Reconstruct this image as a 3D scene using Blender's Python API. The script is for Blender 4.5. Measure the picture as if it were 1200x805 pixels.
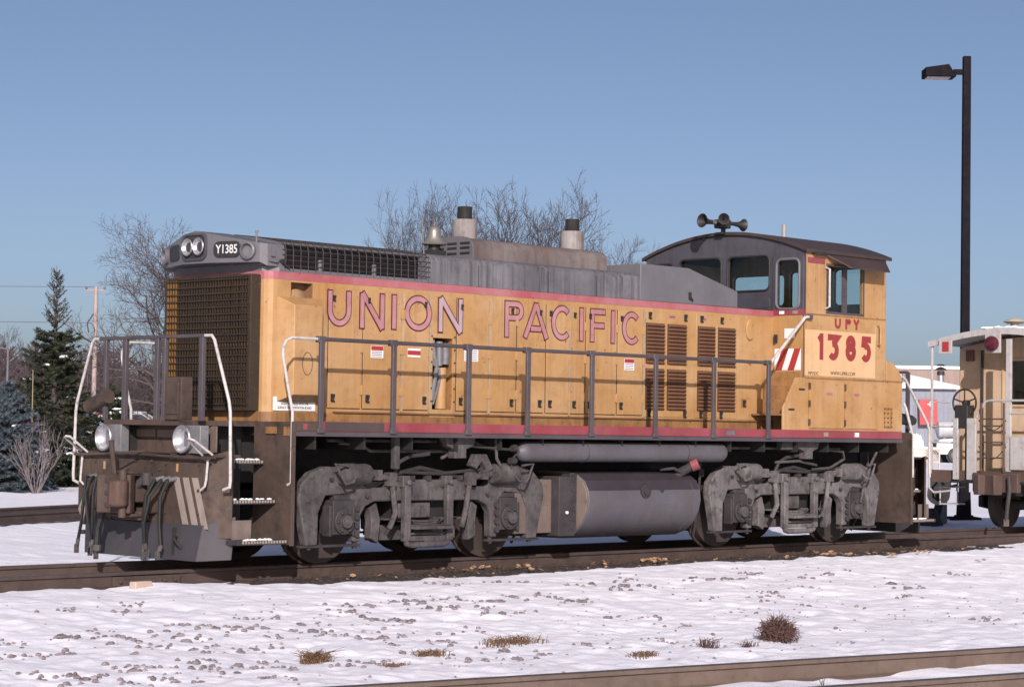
import bpy, bmesh, math, random
import numpy as np
from mathutils import Vector, Matrix
from mathutils.geometry import tessellate_polygon
from math import sin, cos, pi, radians

for o in list(bpy.data.objects):
    bpy.data.objects.remove(o, do_unlink=True)
scene = bpy.context.scene
COL = scene.collection

# ------------------------------------------------------------------ camera
cam_data = bpy.data.cameras.new('camera')
cam = bpy.data.objects.new('camera', cam_data)
COL.objects.link(cam)
scene.camera = cam
cam_data.sensor_width = 36.0
cam_data.lens = 2561.88 / 1200.0 * 36.0
cam_data.clip_end = 6000.0
YAW, PITCH, ROLL = 0.7936, 0.0398, 0.0150
CAMP = Vector((-21.8503, -20.4756, 1.595))
fw = Vector((sin(YAW) * cos(PITCH), cos(YAW) * cos(PITCH), sin(PITCH)))
rt = Vector((cos(YAW), -sin(YAW), 0.0))
up = rt.cross(fw)
rt, up = cos(ROLL) * rt + sin(ROLL) * up, cos(ROLL) * up - sin(ROLL) * rt
cam.matrix_world = Matrix(((rt.x, up.x, -fw.x, CAMP.x), (rt.y, up.y, -fw.y, CAMP.y),
                           (rt.z, up.z, -fw.z, CAMP.z), (0, 0, 0, 1)))
scene.render.resolution_x, scene.render.resolution_y = 1024, 686
scene.view_settings.view_transform = 'Standard'
scene.view_settings.look = 'None'
scene.view_settings.exposure = 0.28
scene.view_settings.gamma = 1.0

# ------------------------------------------------------------------ sky and sun
SUN = Vector((-0.522, -0.570, 0.332)).normalized()      # towards the sun
elev = math.asin(SUN.z)
azim = math.atan2(SUN.x, SUN.y)
world = bpy.data.worlds.new('World')
scene.world = world
world.use_nodes = True
wn = world.node_tree
wn.nodes.clear()
sky = wn.nodes.new('ShaderNodeTexSky')
sky.sky_type = 'NISHITA'
sky.sun_disc = False
sky.sun_elevation = elev
sky.sun_rotation = azim
sky.altitude = 200
sky.air_density = 0.5
sky.dust_density = 2.0
sky.ozone_density = 1.0
bg = wn.nodes.new('ShaderNodeBackground')
bg.inputs['Strength'].default_value = 0.087
wo = wn.nodes.new('ShaderNodeOutputWorld')
tint = wn.nodes.new('ShaderNodeMix')          # uniform slight tint of the slide film, the same over the whole sky
tint.data_type = 'RGBA'; tint.blend_type = 'MULTIPLY'; tint.inputs[0].default_value = 1.0
tint.inputs[7].default_value = (1.05, 1.0, 0.985, 1.0)
wn.links.new(sky.outputs[0], tint.inputs[6])
wn.links.new(tint.outputs[2], bg.inputs['Color'])
wn.links.new(bg.outputs[0], wo.inputs['Surface'])
sun_data = bpy.data.lights.new('sun', 'SUN')
sun_data.energy = 5.0
sun_data.angle = radians(0.53)
sun_data.color = (1.0, 0.92, 0.885)
sun = bpy.data.objects.new('sun', sun_data)
COL.objects.link(sun)
sun.rotation_euler = SUN.to_track_quat('Z', 'Y').to_euler()
sun.location = (-30, -33, 30)

# ------------------------------------------------------------------ mesh helper
class MB:
    def __init__(s):
        s.v = []; s.f = []
    def add(s, vs, fs):
        b = len(s.v)
        s.v += [tuple(p) for p in vs]
        s.f += [tuple(b + i for i in f) for f in fs]
        return s
    def box(s, x0, x1, y0, y1, z0, z1):
        return s.add([(x0,y0,z0),(x1,y0,z0),(x1,y1,z0),(x0,y1,z0),(x0,y0,z1),(x1,y0,z1),(x1,y1,z1),(x0,y1,z1)],
              [(0,3,2,1),(4,5,6,7),(0,1,5,4),(1,2,6,5),(2,3,7,6),(3,0,4,7)])
    def cbox(s, c, sz, rot=None):
        hx, hy, hz = sz[0]/2, sz[1]/2, sz[2]/2
        pts = [Vector(p) for p in ((-hx,-hy,-hz),(hx,-hy,-hz),(hx,hy,-hz),(-hx,hy,-hz),(-hx,-hy,hz),(hx,-hy,hz),(hx,hy,hz),(-hx,hy,hz))]
        if rot is not None: pts = [rot @ p for p in pts]
        c = Vector(c)
        return s.add([p + c for p in pts], [(0,3,2,1),(4,5,6,7),(0,1,5,4),(1,2,6,5),(2,3,7,6),(3,0,4,7)])
    def hexa(s, b, t):
        return s.add(list(b) + list(t), [(3,2,1,0),(4,5,6,7),(0,1,5,4),(1,2,6,5),(2,3,7,6),(3,0,4,7)])
    def quad(s, a, b, c, d):
        return s.add([a,b,c,d], [(0,1,2,3)])
    def panel(s, outer, holes, fmap, thick):
        """flat panel with holes, 2-D loops (counter-clockwise seen from outside), fmap(u,v,d)"""
        loops = [outer] + list(holes)
        flat = [p for l in loops for p in l]
        tris = tessellate_polygon([[Vector((p[0], p[1], 0)) for p in l] for l in loops])
        n = len(flat)
        fr = [fmap(u, v, 0.0) for u, v in flat]
        bk = [fmap(u, v, thick) for u, v in flat]
        # orientation
        fs = []
        for t in tris:
            a, b, c = [flat[i] for i in t]
            ar = (b[0]-a[0])*(c[1]-a[1]) - (b[1]-a[1])*(c[0]-a[0])
            t = tuple(t) if ar > 0 else (t[0], t[2], t[1])
            fs.append(t); fs.append((t[0]+n, t[2]+n, t[1]+n))
        k = 0
        for li, l in enumerate(loops):
            m = len(l)
            ar = sum(l[i][0]*l[(i+1) % m][1] - l[(i+1) % m][0]*l[i][1] for i in range(m))
            for i in range(m):
                a, b = k+i, k+(i+1) % m
                q = (b, a, a+n, b+n)
                if (ar > 0) == (li > 0): q = q[::-1]
                fs.append(q)
            k += m
        return s.add(fr + bk, fs)
    def prism(s, poly, fmap, d0, d1):
        ar = sum(poly[i][0]*poly[(i+1) % len(poly)][1]-poly[(i+1) % len(poly)][0]*poly[i][1] for i in range(len(poly)))
        if ar < 0: poly = poly[::-1]
        n = len(poly)
        vs = [fmap(u, v, d0) for u, v in poly] + [fmap(u, v, d1) for u, v in poly]
        fs = [tuple(range(n)), tuple(range(2*n-1, n-1, -1))] + [((i+1) % n, i, i+n, (i+1) % n+n) for i in range(n)]
        return s.add(vs, fs)
    def pieces(s, gap=.03):
        """split into separate helpers, one for each far apart piece"""
        par = list(range(len(s.v)))
        def find(a):
            while par[a] != a: par[a] = par[par[a]]; a = par[a]
            return a
        for f in s.f:
            for b in f[1:]: par[find(f[0])] = find(b)
        isl = {}
        for i in range(len(s.v)): isl.setdefault(find(i), []).append(i)
        ks = list(isl); bb = {}
        for k in ks:
            p = np.array([s.v[i] for i in isl[k]]); bb[k] = (p.min(0)-gap/2, p.max(0)+gap/2)
        g = {k: k for k in ks}
        def fg(a):
            while g[a] != a: a = g[a]
            return a
        for i, a in enumerate(ks):
            for b in ks[i+1:]:
                if (bb[a][0] <= bb[b][1]).all() and (bb[b][0] <= bb[a][1]).all(): g[fg(a)] = fg(b)
        out = {}
        for f in s.f: out.setdefault(fg(find(f[0])), []).append(f)
        res = []
        for fs in out.values():
            m = MB(); mp = {}
            for f in fs:
                for i in f:
                    if i not in mp: mp[i] = len(m.v); m.v.append(s.v[i])
                m.f.append(tuple(mp[i] for i in f))
            res.append(m)
        return res
    def tube(s, pts, r, n=8, closed=False, caps=True):
        pts = [Vector(p) for p in pts]
        rs = r if isinstance(r, (list, tuple)) else [r]*len(pts)
        m = len(pts); rings = []; prev = None
        for i, p in enumerate(pts):
            if closed: t = (pts[(i+1) % m] - pts[i-1])
            else: t = pts[min(i+1, m-1)] - pts[max(i-1, 0)]
            t = t.normalized() if t.length > 1e-9 else Vector((0,0,1))
            if prev is None:
                a = Vector((0,0,1)) if abs(t.z) < .9 else Vector((1,0,0))
                u = t.cross(a).normalized()
            else:
                u = prev - t * prev.dot(t)
                u = u.normalized() if u.length > 1e-6 else t.orthogonal().normalized()
            prev = u; w = t.cross(u)
            rings.append([p + (u*cos(2*pi*k/n) + w*sin(2*pi*k/n))*rs[i] for k in range(n)])
        vs = [q for rg in rings for q in rg]; fs = []
        for i in range(m if closed else m-1):
            j = (i+1) % m
            for k in range(n):
                fs.append((i*n+k, i*n+(k+1) % n, j*n+(k+1) % n, j*n+k))
        if caps and not closed:
            fs.append(tuple(range(n-1, -1, -1))); fs.append(tuple((m-1)*n+k for k in range(n)))
        return s.add(vs, fs)
    def cyl(s, p0, p1, r0, r1=None, n=20):
        return s.tube([p0, p1], [r0, r0 if r1 is None else r1], n)
    def lathe(s, prof, origin, axis, n=24, caps=True):
        o = Vector(origin); a = Vector(axis).normalized()
        u = a.orthogonal().normalized(); w = a.cross(u)
        vs = []; fs = []
        for (r, h) in prof:
            for k in range(n):
                vs.append(o + a*h + (u*cos(2*pi*k/n) + w*sin(2*pi*k/n))*max(r, 1e-4))
        for i in range(len(prof)-1):
            for k in range(n):
                fs.append((i*n+k, i*n+(k+1) % n, (i+1)*n+(k+1) % n, (i+1)*n+k))
        if caps:
            fs.append(tuple(range(n-1, -1, -1))); fs.append(tuple((len(prof)-1)*n+k for k in range(n)))
        return s.add(vs, fs)
    def blob(s, c, sx, sy, sz, rng, rough=.25, n=8, m=5):
        vs = []; fs = []
        for i in range(m+1):
            th = pi*i/m
            for k in range(n):
                ph = 2*pi*k/n
                q = 1 + rng.uniform(-rough, rough)
                vs.append((c[0]+sx*sin(th)*cos(ph)*q, c[1]+sy*sin(th)*sin(ph)*q, c[2]+sz*cos(th)*q))
        for i in range(m):
            for k in range(n):
                fs.append((i*n+k, (i+1)*n+k, (i+1)*n+(k+1) % n, i*n+(k+1) % n))
        return s.add(vs, fs)
    def mesh(s, name, sharp=35):
        me = bpy.data.meshes.new(name)
        me.from_pydata(s.v, [], s.f)
        me.update()
        if sharp is not None:
            me.polygons.foreach_set('use_smooth', [True]*len(me.polygons))
            me.set_sharp_from_angle(angle=radians(sharp))
        return me

def mk(name, mb, mat, parent=None, bevel=0, sharp=35, loc=None, rot=None):
    me = mb.mesh(name, sharp) if isinstance(mb, MB) else mb
    if not me.materials: me.materials.append(mat)
    o = bpy.data.objects.new(name, me)
    COL.objects.link(o)
    if parent is not None: o.parent = parent
    if loc is not None: o.location = loc
    if rot is not None: o.rotation_euler = rot
    if bevel:
        b = o.modifiers.new('bevel', 'BEVEL'); b.width = bevel; b.segments = 2
        b.limit_method = 'ANGLE'; b.angle_limit = radians(40)
    return o
def tag(o, label=None, cat=None, group=None, kind=None):
    if label: o['label'] = label
    if cat: o['category'] = cat
    if group: o['group'] = group
    if kind: o['kind'] = kind
    return o
def thing(name, label, cat, loc=(0,0,0), rz=0, group=None):
    o = bpy.data.objects.new(name, None); COL.objects.link(o)
    o.location = loc; o.rotation_euler = (0,0,rz); o.empty_display_size = .2
    return tag(o, label, cat, group)
def dup(root, loc, rz=0, scale=1.0, label=None):
    r = root.copy(); COL.objects.link(r); r.location = loc; r.rotation_euler = (0,0,rz)
    r.scale = (scale,)*3
    if label: r['label'] = label
    for ch in list(root.children):
        c = ch.copy(); COL.objects.link(c); c.parent = r
        for g in ch.children:
            d = g.copy(); COL.objects.link(d); d.parent = c
    return r
def rrect(u0, u1, v0, v1, r, n=4):
    pts = []
    for cx, cy, a0 in ((u1-r, v0+r, -pi/2), (u1-r, v1-r, 0), (u0+r, v1-r, pi/2), (u0+r, v0+r, pi)):
        for i in range(n+1):
            a = a0 + pi/2*i/n
            pts.append((cx + r*cos(a), cy + r*sin(a)))
    return pts
def rect(u0, u1, v0, v1): return [(u0,v0),(u1,v0),(u1,v1),(u0,v1)]

# ------------------------------------------------------------------ materials
def _lnk(nt, a, b): nt.links.new(a, b)
def paint(name, base, faded=None, dirt=(.05,.04,.035), dirt_amt=.35, streak=.3, rough=.5, metal=0.0,
          bump=.25, scale=1.3, rust=0.0, rustc=(.12,.045,.02), spec=.4, smap=(9,9,.45), coords='Object', drips=0.0):
    if 'snow' not in name:                    # all colours but the snow darkened evenly to balance the exposure
        base, dirt = tuple(c*.81 for c in base), tuple(c*.81 for c in dirt)
        faded = tuple(c*.81 for c in faded) if faded else None
    m = bpy.data.materials.new(name); m.use_nodes = True
    nt = m.node_tree; N = nt.nodes
    bs = N['Principled BSDF']
    tc = N.new('ShaderNodeTexCoord')
    co = tc.outputs[coords]
    def noise(sc, det=6, rgh=.6, vec=None):
        n = N.new('ShaderNodeTexNoise'); n.inputs['Scale'].default_value = sc
        n.inputs['Detail'].default_value = det; n.inputs['Roughness'].default_value = rgh
        _lnk(nt, vec if vec is not None else co, n.inputs['Vector']); return n.outputs['Fac']
    def ramp(x, a, b, lo=0.0, hi=1.0):
        r = N.new('ShaderNodeMapRange'); r.inputs[1].default_value = a; r.inputs[2].default_value = b
        r.inputs[3].default_value = lo; r.inputs[4].default_value = hi
        _lnk(nt, x, r.inputs[0]); return r.outputs[0]
    def mix(f, a, b):
        x = N.new('ShaderNodeMix'); x.data_type = 'RGBA'
        if hasattr(f, 'links'): _lnk(nt, f, x.inputs[0])
        else: x.inputs[0].default_value = f
        for v, s in ((a, x.inputs[6]), (b, x.inputs[7])):
            if hasattr(v, 'links'): _lnk(nt, v, s)
            else: s.default_value = (*v, 1)
        return x.outputs[2]
    f2 = faded if faded else tuple(min(1, c*1.25 + .01) for c in base)
    c = mix(ramp(noise(scale), .34, .66), base, f2)
    if streak:
        mp = N.new('ShaderNodeMapping'); mp.inputs['Scale'].default_value = smap
        _lnk(nt, co, mp.inputs['Vector'])
        c = mix(ramp(noise(1.0, 5, .65, mp.outputs[0]), .48, .74, 0, streak), c, dirt)
    if drips:
        mp2 = N.new('ShaderNodeMapping'); mp2.inputs['Scale'].default_value = (26, 26, .8)
        _lnk(nt, co, mp2.inputs['Vector'])
        big = ramp(noise(.9, 3), .42, .62, 0, drips)
        dm = N.new('ShaderNodeMath'); dm.operation = 'MULTIPLY'
        _lnk(nt, ramp(noise(1.0, 4, .6, mp2.outputs[0]), .47, .62), dm.inputs[0]); _lnk(nt, big, dm.inputs[1])
        c = mix(dm.outputs[0], c, dirt)
    if dirt_amt:
        c = mix(ramp(noise(scale*3.1, 9, .72), .50, .72, 0, dirt_amt), c, dirt)
    if rust:
        c = mix(ramp(noise(scale*9, 8, .7), .66 - .2*rust, .70 - .2*rust, 0, .85), c, rustc)
    _lnk(nt, c, bs.inputs['Base Color'])
    _lnk(nt, ramp(noise(scale*7, 6), .3, .7, max(.05, rough-.12), min(1, rough+.14)), bs.inputs['Roughness'])
    bs.inputs['Metallic'].default_value = metal
    bs.inputs['Specular IOR Level'].default_value = spec
    if bump:
        b = N.new('ShaderNodeBump'); b.inputs['Strength'].default_value = bump; b.inputs['Distance'].default_value = .01
        ad = N.new('ShaderNodeMath'); ad.operation = 'ADD'
        _lnk(nt, ramp(noise(scale*2.2, 3), 0, 1, 0, 1.3), ad.inputs[0]); _lnk(nt, ramp(noise(scale*40, 3), 0, 1, 0, .12), ad.inputs[1])
        _lnk(nt, ad.outputs[0], b.inputs['Height']); _lnk(nt, b.outputs[0], bs.inputs['Normal'])
    return m
def plain(name, c, rough=.5, metal=0.0, spec=.4):
    return paint(name, c, tuple(min(1, x*1.12) for x in c), dirt_amt=.12, streak=0, rough=rough, metal=metal, bump=.1, spec=spec, scale=3)
def glass_mat(name, tint=(.75,.85,.85)):
    m = bpy.data.materials.new(name); m.use_nodes = True
    nt = m.node_tree; N = nt.nodes; N.clear()
    out = N.new('ShaderNodeOutputMaterial'); t = N.new('ShaderNodeBsdfTransparent'); g = N.new('ShaderNodeBsdfGlossy')
    t.inputs[0].default_value = (*tint, 1); g.inputs['Roughness'].default_value = .04
    mx = N.new('ShaderNodeMixShader'); fr = N.new('ShaderNodeLayerWeight'); fr.inputs[0].default_value = .25
    pw = N.new('ShaderNodeMapRange'); pw.inputs[1].default_value = .15; pw.inputs[2].default_value = 1.0; pw.inputs[3].default_value = .035; pw.inputs[4].default_value = .5
    _lnk(nt, fr.outputs['Facing'], pw.inputs[0]); _lnk(nt, pw.outputs[0], mx.inputs[0]); _lnk(nt, t.outputs[0], mx.inputs[1]); _lnk(nt, g.outputs[0], mx.inputs[2])
    _lnk(nt, mx.outputs[0], out.inputs[0])
    return m

YEL = paint('yellow_paint', (.395,.212,.076), (.46,.285,.14), dirt=(.15,.070,.032), dirt_amt=.36, streak=.20, rough=.5, rust=.16, bump=.30, drips=.20)
YELD = paint('grimy_yellow_paint', (.34,.17,.06), (.22,.115,.05), dirt=(.045,.028,.02), dirt_amt=.75, streak=.5, rough=.6, rust=.3)
YELF = paint('faded_number_panel', (.58,.37,.19), (.62,.41,.23), dirt=(.3,.17,.09), dirt_amt=.15, streak=.15, rough=.5, bump=.15)
RED = paint('red_stripe_paint', (.235,.033,.045), (.28,.070,.09), dirt=(.10,.045,.04), dirt_amt=.45, streak=.3, rough=.55, rust=.1)
PINK = paint('faded_red_stripe', (.33,.075,.09), (.40,.15,.165), dirt=(.34,.20,.20), dirt_amt=.5, streak=.45, rough=.55, rust=.1)
LET = paint('pink_letter_film', (.34,.155,.165), (.43,.235,.245), dirt=(.30,.08,.08), dirt_amt=.45, streak=.35, rough=.5, bump=.05, scale=2.5)
LETN = paint('greyed_letter_film', (.36,.30,.33), (.44,.30,.32), dirt=(.30,.08,.08), dirt_amt=.35, streak=.2, rough=.5, bump=.05)
LRED = plain('letter_outline_red', (.085,.014,.020), .5)
NRED = plain('number_red', (.25,.032,.03), .5)
GRY = paint('roof_grey_paint', (.115,.110,.125), (.185,.178,.195), dirt=(.046,.040,.043), dirt_amt=.45, streak=.75, rough=.55, rust=.06, smap=(13,13,.25), drips=.8)
GRYB = paint('light_grey_paint', (.112,.108,.124), (.150,.145,.160), dirt=(.10,.095,.10), dirt_amt=.35, streak=.3, rough=.5)
GRYC = paint('dark_cab_grey', (.052,.049,.062), (.075,.071,.087), dirt=(.028,.026,.032), dirt_amt=.5, streak=.45, rough=.55)
RUSTY = paint('rusted_roof_grey', (.11,.09,.09), (.19,.165,.165), dirt=(.10,.055,.038), dirt_amt=.8, streak=.8, rough=.65, rust=.35, rustc=(.16,.07,.04))
ROOFB = paint('brown_cab_roof', (.045,.030,.030), (.06,.04,.038), dirt=(.03,.022,.02), dirt_amt=.4, streak=0, rough=.6)
PILOT = paint('brown_grimed_steel', (.050,.032,.026), (.090,.060,.048), dirt=(.016,.012,.010), dirt_amt=.9, streak=.3, rough=.75, rust=.12, rustc=(.08,.04,.025), bump=.8, drips=.15)
PLOW = paint('blue_grey_steel', (.036,.034,.042), (.058,.054,.062), dirt=(.05,.045,.045), dirt_amt=.5, streak=.3, rough=.55, rust=.1)
TRK = paint('truck_grey', (.050,.043,.044), (.110,.097,.100), dirt=(.012,.010,.010), dirt_amt=.95, streak=.5, rough=.75, bump=.9, scale=3.4, rust=.25, rustc=(.06,.035,.025), smap=(16,16,3))
TRKW = paint('weathered_truck_grey', (.088,.078,.082), (.175,.160,.162), dirt=(.018,.014,.014), dirt_amt=1.0, streak=.5, rough=.75, bump=.9, scale=3.0, rust=.25, rustc=(.06,.035,.025), smap=(16,16,3))
TRKD = paint('dark_truck_iron', (.028,.024,.026), (.050,.043,.046), dirt=(.016,.013,.013), dirt_amt=.7, streak=0, rough=.7, bump=.5, scale=3)
BLK = paint('black_iron', (.018,.017,.017), (.028,.026,.026), dirt=(.04,.033,.03), dirt_amt=.4, streak=0, rough=.6)
SOOT_SHADE = paint('soot_shade_black', (.012,.011,.011), (.02,.018,.018), dirt_amt=.2, streak=0, rough=.8)
RUB = paint('black_rubber', (.010,.010,.011), (.016,.016,.017), dirt=(.03,.026,.025), dirt_amt=.3, streak=0, rough=.5)
TANKM = paint('tank_grey', (.080,.077,.094), (.105,.101,.120), dirt=(.085,.066,.056), dirt_amt=.55, streak=.5, rough=.55, rust=.10, drips=.5, smap=(7,2,2))
TANKD = paint('tank_spill_dark', (.034,.028,.034), (.046,.039,.046), dirt_amt=.3, streak=.3, rough=.45)
TANKB = paint('tank_end_brown', (.115,.082,.070), (.185,.145,.125), dirt=(.09,.065,.055), dirt_amt=.7, streak=.4, rough=.7, rust=.25)
POST = paint('handrail_grey', (.06,.052,.060), (.085,.073,.082), dirt=(.04,.03,.03), dirt_amt=.5, streak=0, rough=.5, rust=.2)
WRAIL = paint('worn_white_rail', (.45,.42,.41), (.55,.52,.51), dirt=(.09,.07,.07), dirt_amt=.7, streak=0, rough=.5, scale=6)
GRILL = paint('grille_bars', (.022,.016,.012), (.040,.026,.014), dirt=(.03,.02,.015), dirt_amt=.6, streak=0, rough=.65, rust=.3, scale=3)
GRILY = paint('grille_bars_yellow', (.24,.12,.03), (.15,.08,.025), dirt=(.06,.035,.02), dirt_amt=.5, streak=0, rough=.6, rust=.2, scale=3)
LAMPR = paint('lamp_silver', (.55,.55,.58), (.68,.68,.71), dirt_amt=.25, streak=0, rough=.30, metal=.7, bump=0)
SHUT = paint('radiator_core', (.035,.022,.015), (.14,.065,.022), dirt=(.012,.01,.01), dirt_amt=.6, streak=0, rough=.8, scale=2.6)
LOUV = paint('louvre_slat_brown', (.17,.080,.042), (.12,.058,.034), dirt=(.045,.024,.018), dirt_amt=.6, streak=0, rough=.6, rust=.3, scale=3)
DARK = plain('dark_interior', (.012,.011,.012), .8, spec=.1)
CHROME = plain('chrome', (.78,.78,.78), .12, 1.0)
STEEL = plain('bright_steel', (.45,.44,.44), .35, .8)
BRASS = paint('dull_bell_metal', (.22,.205,.185), (.32,.30,.275), dirt=(.15,.13,.11), dirt_amt=.5, streak=.3, rough=.4, metal=.5)
WHITE = paint('white_decal', (.74,.72,.74), (.78,.76,.77), dirt=(.45,.4,.38), dirt_amt=.25, streak=0, rough=.5, bump=0, scale=4)
BLKP = plain('black_print', (.02,.02,.022), .5)
REDP = plain('red_print', (.33,.032,.032), .5)
FADW = paint('faded_white_stripe', (.24,.195,.17), (.31,.26,.225), dirt=(.15,.11,.09), dirt_amt=.6, streak=.4, rough=.7)
GLASS = glass_mat('window_glass', (.86,.91,.90))
LENS = glass_mat('lamp_lens', (.97,.97,.98))
# ------------------------------------------------------------------ ground, tracks
def vnoise(x, y, seed=0):
    xi = np.floor(x).astype(np.int64); yi = np.floor(y).astype(np.int64)
    xf = x - xi; yf = y - yi
    u = xf*xf*(3-2*xf); w = yf*yf*(3-2*yf)
    def h(a, b):
        n = (a*374761393 + b*668265263 + seed*974711) & 0x7fffffff
        n = ((n ^ (n >> 13)) * 1274126177) & 0x7fffffff
        n = n ^ (n >> 16)
        return (n % 65536) / 32768.0 - 1.0
    return (h(xi,yi)*(1-u) + h(xi+1,yi)*u)*(1-w) + (h(xi,yi+1)*(1-u) + h(xi+1,yi+1)*u)*w
def smooth(a, b, x):
    t = np.clip((x-a)/(b-a), 0, 1); return t*t*(3-2*t)
FDIR = radians(-12.2867)                       # foreground track
FP0 = np.array((-8.801, -9.540))
BDIR = math.atan2(1.12, 2.49)                  # track behind, at the left
BP0 = np.array((-0.70, 12.87))
def track_off(x, y, p0, ang):
    return -(x-p0[0])*sin(ang) + (y-p0[1])*cos(ang)
def ground_z(x, y, fine=True):
    x = np.asarray(x, float); y = np.asarray(y, float)
    s = (x-CAMP.x)*.713 + (y-CAMP.y)*.701
    t = (x-CAMP.x)*.701 - (y-CAMP.y)*.713
    near = -.16 - .17*smooth(1.4, 7.5, -y)
    back = -.16 - .10*smooth(1.6, 4.0, y)
    z = np.where(y < 0, near, back)
    z = z + smooth(62, 112, s)*(.75 + .45*np.clip(-t/22, -.6, 1)) + smooth(112, 240, s)*.4
    z = z + smooth(250, 900, s)*2.0
    if fine:
        z = z + .022*vnoise(x*1.1, y*1.1, 1) + .013*vnoise(x*2.7+3, y*2.7, 2) + .010*vnoise(x*6.3, y*6.3, 3) + (.006 + .006*smooth(2.5, 5.0, -y)*smooth(-3, -7, x))*vnoise(x*11, y*11, 5)
        k = vnoise(x*4.1, y*4.1, 9); z = z - .014*smooth(.35, .8, k)*smooth(1.6, 3.2, -y)
        # snow drifted against the near rail of the loco track, and cleared under the locomotive
        z = z + .035*np.exp(-((y+1.25)/.35)**2)*(vnoise(x*1.9, y*.5, 7)*.8+.3)*(x < -5.0)
        ay = np.where(y > 0, np.abs(y)-1.25*smooth(-6.5,-4.5,x)*smooth(8.0,6.5,x), np.abs(y))
        clear = smooth(1.62, 1.30, ay + .10*vnoise(x*2.3, y*2.3, 11) + .06*vnoise(x*7, y*7, 12))*smooth(-6.3, -5.5, x + .35*vnoise(x*1.3, y*3, 13))*smooth(8.6, 7.2, x + .9*vnoise(x*1.1+9, y*1.7, 14))
        z = z - .12*clear
        for p0, a, c in ((FP0, FDIR, -.755), (BP0, BDIR, .755)):
            d = track_off(x, y, p0, a) - c
            zt = -.355 if c < 0 else -.20
            m = smooth(1.9, .9, np.abs(d))
            z = z*(1-m) + m*(zt + .018*vnoise(x*1.3, y*1.3, 21) + .012*vnoise(x*5, y*5, 22))
    return z
def gz(x, y): return float(ground_z(np.array([x]), np.array([y]))[0])
def axis_vals(a, b, step, far, grow=1.16):
    v = list(np.arange(a, b, step)); d = step; p = v[-1]
    while p < far: d *= grow; p += d; v.append(p)
    d = step; p = v[0]
    while p > -far: d *= grow; p -= d; v.insert(0, p)
    return np.array(v)
def grid_mesh(name, xs, ys, zf):
    X, Y = np.meshgrid(xs, ys); Z = zf(X, Y)
    co = np.stack([X, Y, Z], -1).reshape(-1, 3)
    ny, nx = X.shape
    i = np.arange(ny-1)[:, None]*nx + np.arange(nx-1)[None]
    q = np.stack([i, i+1, i+1+nx, i+nx], -1).reshape(-1, 4)
    me = bpy.data.meshes.new(name)
    me.vertices.add(len(co)); me.vertices.foreach_set('co', co.ravel())
    me.loops.add(q.size); me.loops.foreach_set('vertex_index', q.ravel())
    me.polygons.add(len(q)); me.polygons.foreach_set('loop_start', np.arange(0, q.size, 4))
    me.polygons.foreach_set('use_smooth', np.ones(len(q), bool))
    me.update(calc_edges=True)
    return me
def snow_material():
    m = paint('snow', (.765,.76,.84), (.81,.80,.87), dirt=(.50,.465,.485), dirt_amt=.24, streak=0, rough=.6, bump=0, scale=1.1, spec=.25)
    nt = m.node_tree; N = nt.nodes; bs = N['Principled BSDF']
    tc = N.new('ShaderNodeTexCoord')
    b = N.new('ShaderNodeBump'); b.inputs['Strength'].default_value = .6; b.inputs['Distance'].default_value = .02
    n1 = N.new('ShaderNodeTexNoise'); n1.inputs['Scale'].default_value = 9; n1.inputs['Detail'].default_value = 9; n1.inputs['Roughness'].default_value = .68
    _lnk(nt, tc.outputs['Object'], n1.inputs['Vector']); _lnk(nt, n1.outputs['Fac'], b.inputs['Height']); _lnk(nt, b.outputs[0], bs.inputs['Normal'])
    return m
SNOW = snow_material()
SNOWL = paint('snow_lump', (.80,.80,.83), (.84,.84,.86), dirt_amt=0, streak=0, rough=.6, bump=.3, scale=6)
BALL = paint('dark_oily_ballast', (.030,.023,.021), (.055,.042,.037), dirt=(.015,.012,.011), dirt_amt=.6, streak=0, rough=.85, bump=1.0, scale=9)
RAILM = paint('dark_rusty_rail', (.055,.036,.031), (.078,.052,.044), dirt=(.028,.019,.017), dirt_amt=.6, streak=0, rough=.75, bump=.3, scale=3)
RAILF = paint('brown_rusty_rail', (.115,.080,.064), (.15,.108,.088), dirt=(.06,.04,.033), dirt_amt=.6, streak=0, rough=.75, bump=.3, scale=3)
RAILT = plain('worn_rail_head', (.12,.11,.115), .42, .55)
gm = grid_mesh('snow_ground', axis_vals(-15.5, 9.5, .055, 2600, 1.13), axis_vals(-10.8, 4.5, .055, 2600, 1.13), ground_z)
snow = mk('snow_ground', gm, SNOW); tag(snow, 'snow covered ground sloping down from the track', kind='structure')
def ballast_z(x, y):
    return -.178 + .022*vnoise(x*9, y*9, 31) + .022*vnoise(x*19, y*19, 32) - .10*smooth(1.45, 1.75, np.where(y > 0, np.abs(y)-1.25, np.abs(y)))
bm_ = grid_mesh('ballast_bed', np.arange(-6.6, 9.3, .035), np.arange(-1.75, 3.1, .035), ballast_z)
ballast = mk('ballast_bed', bm_, BALL); tag(ballast, 'dark oily ballast under the locomotive', kind='structure')

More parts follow.
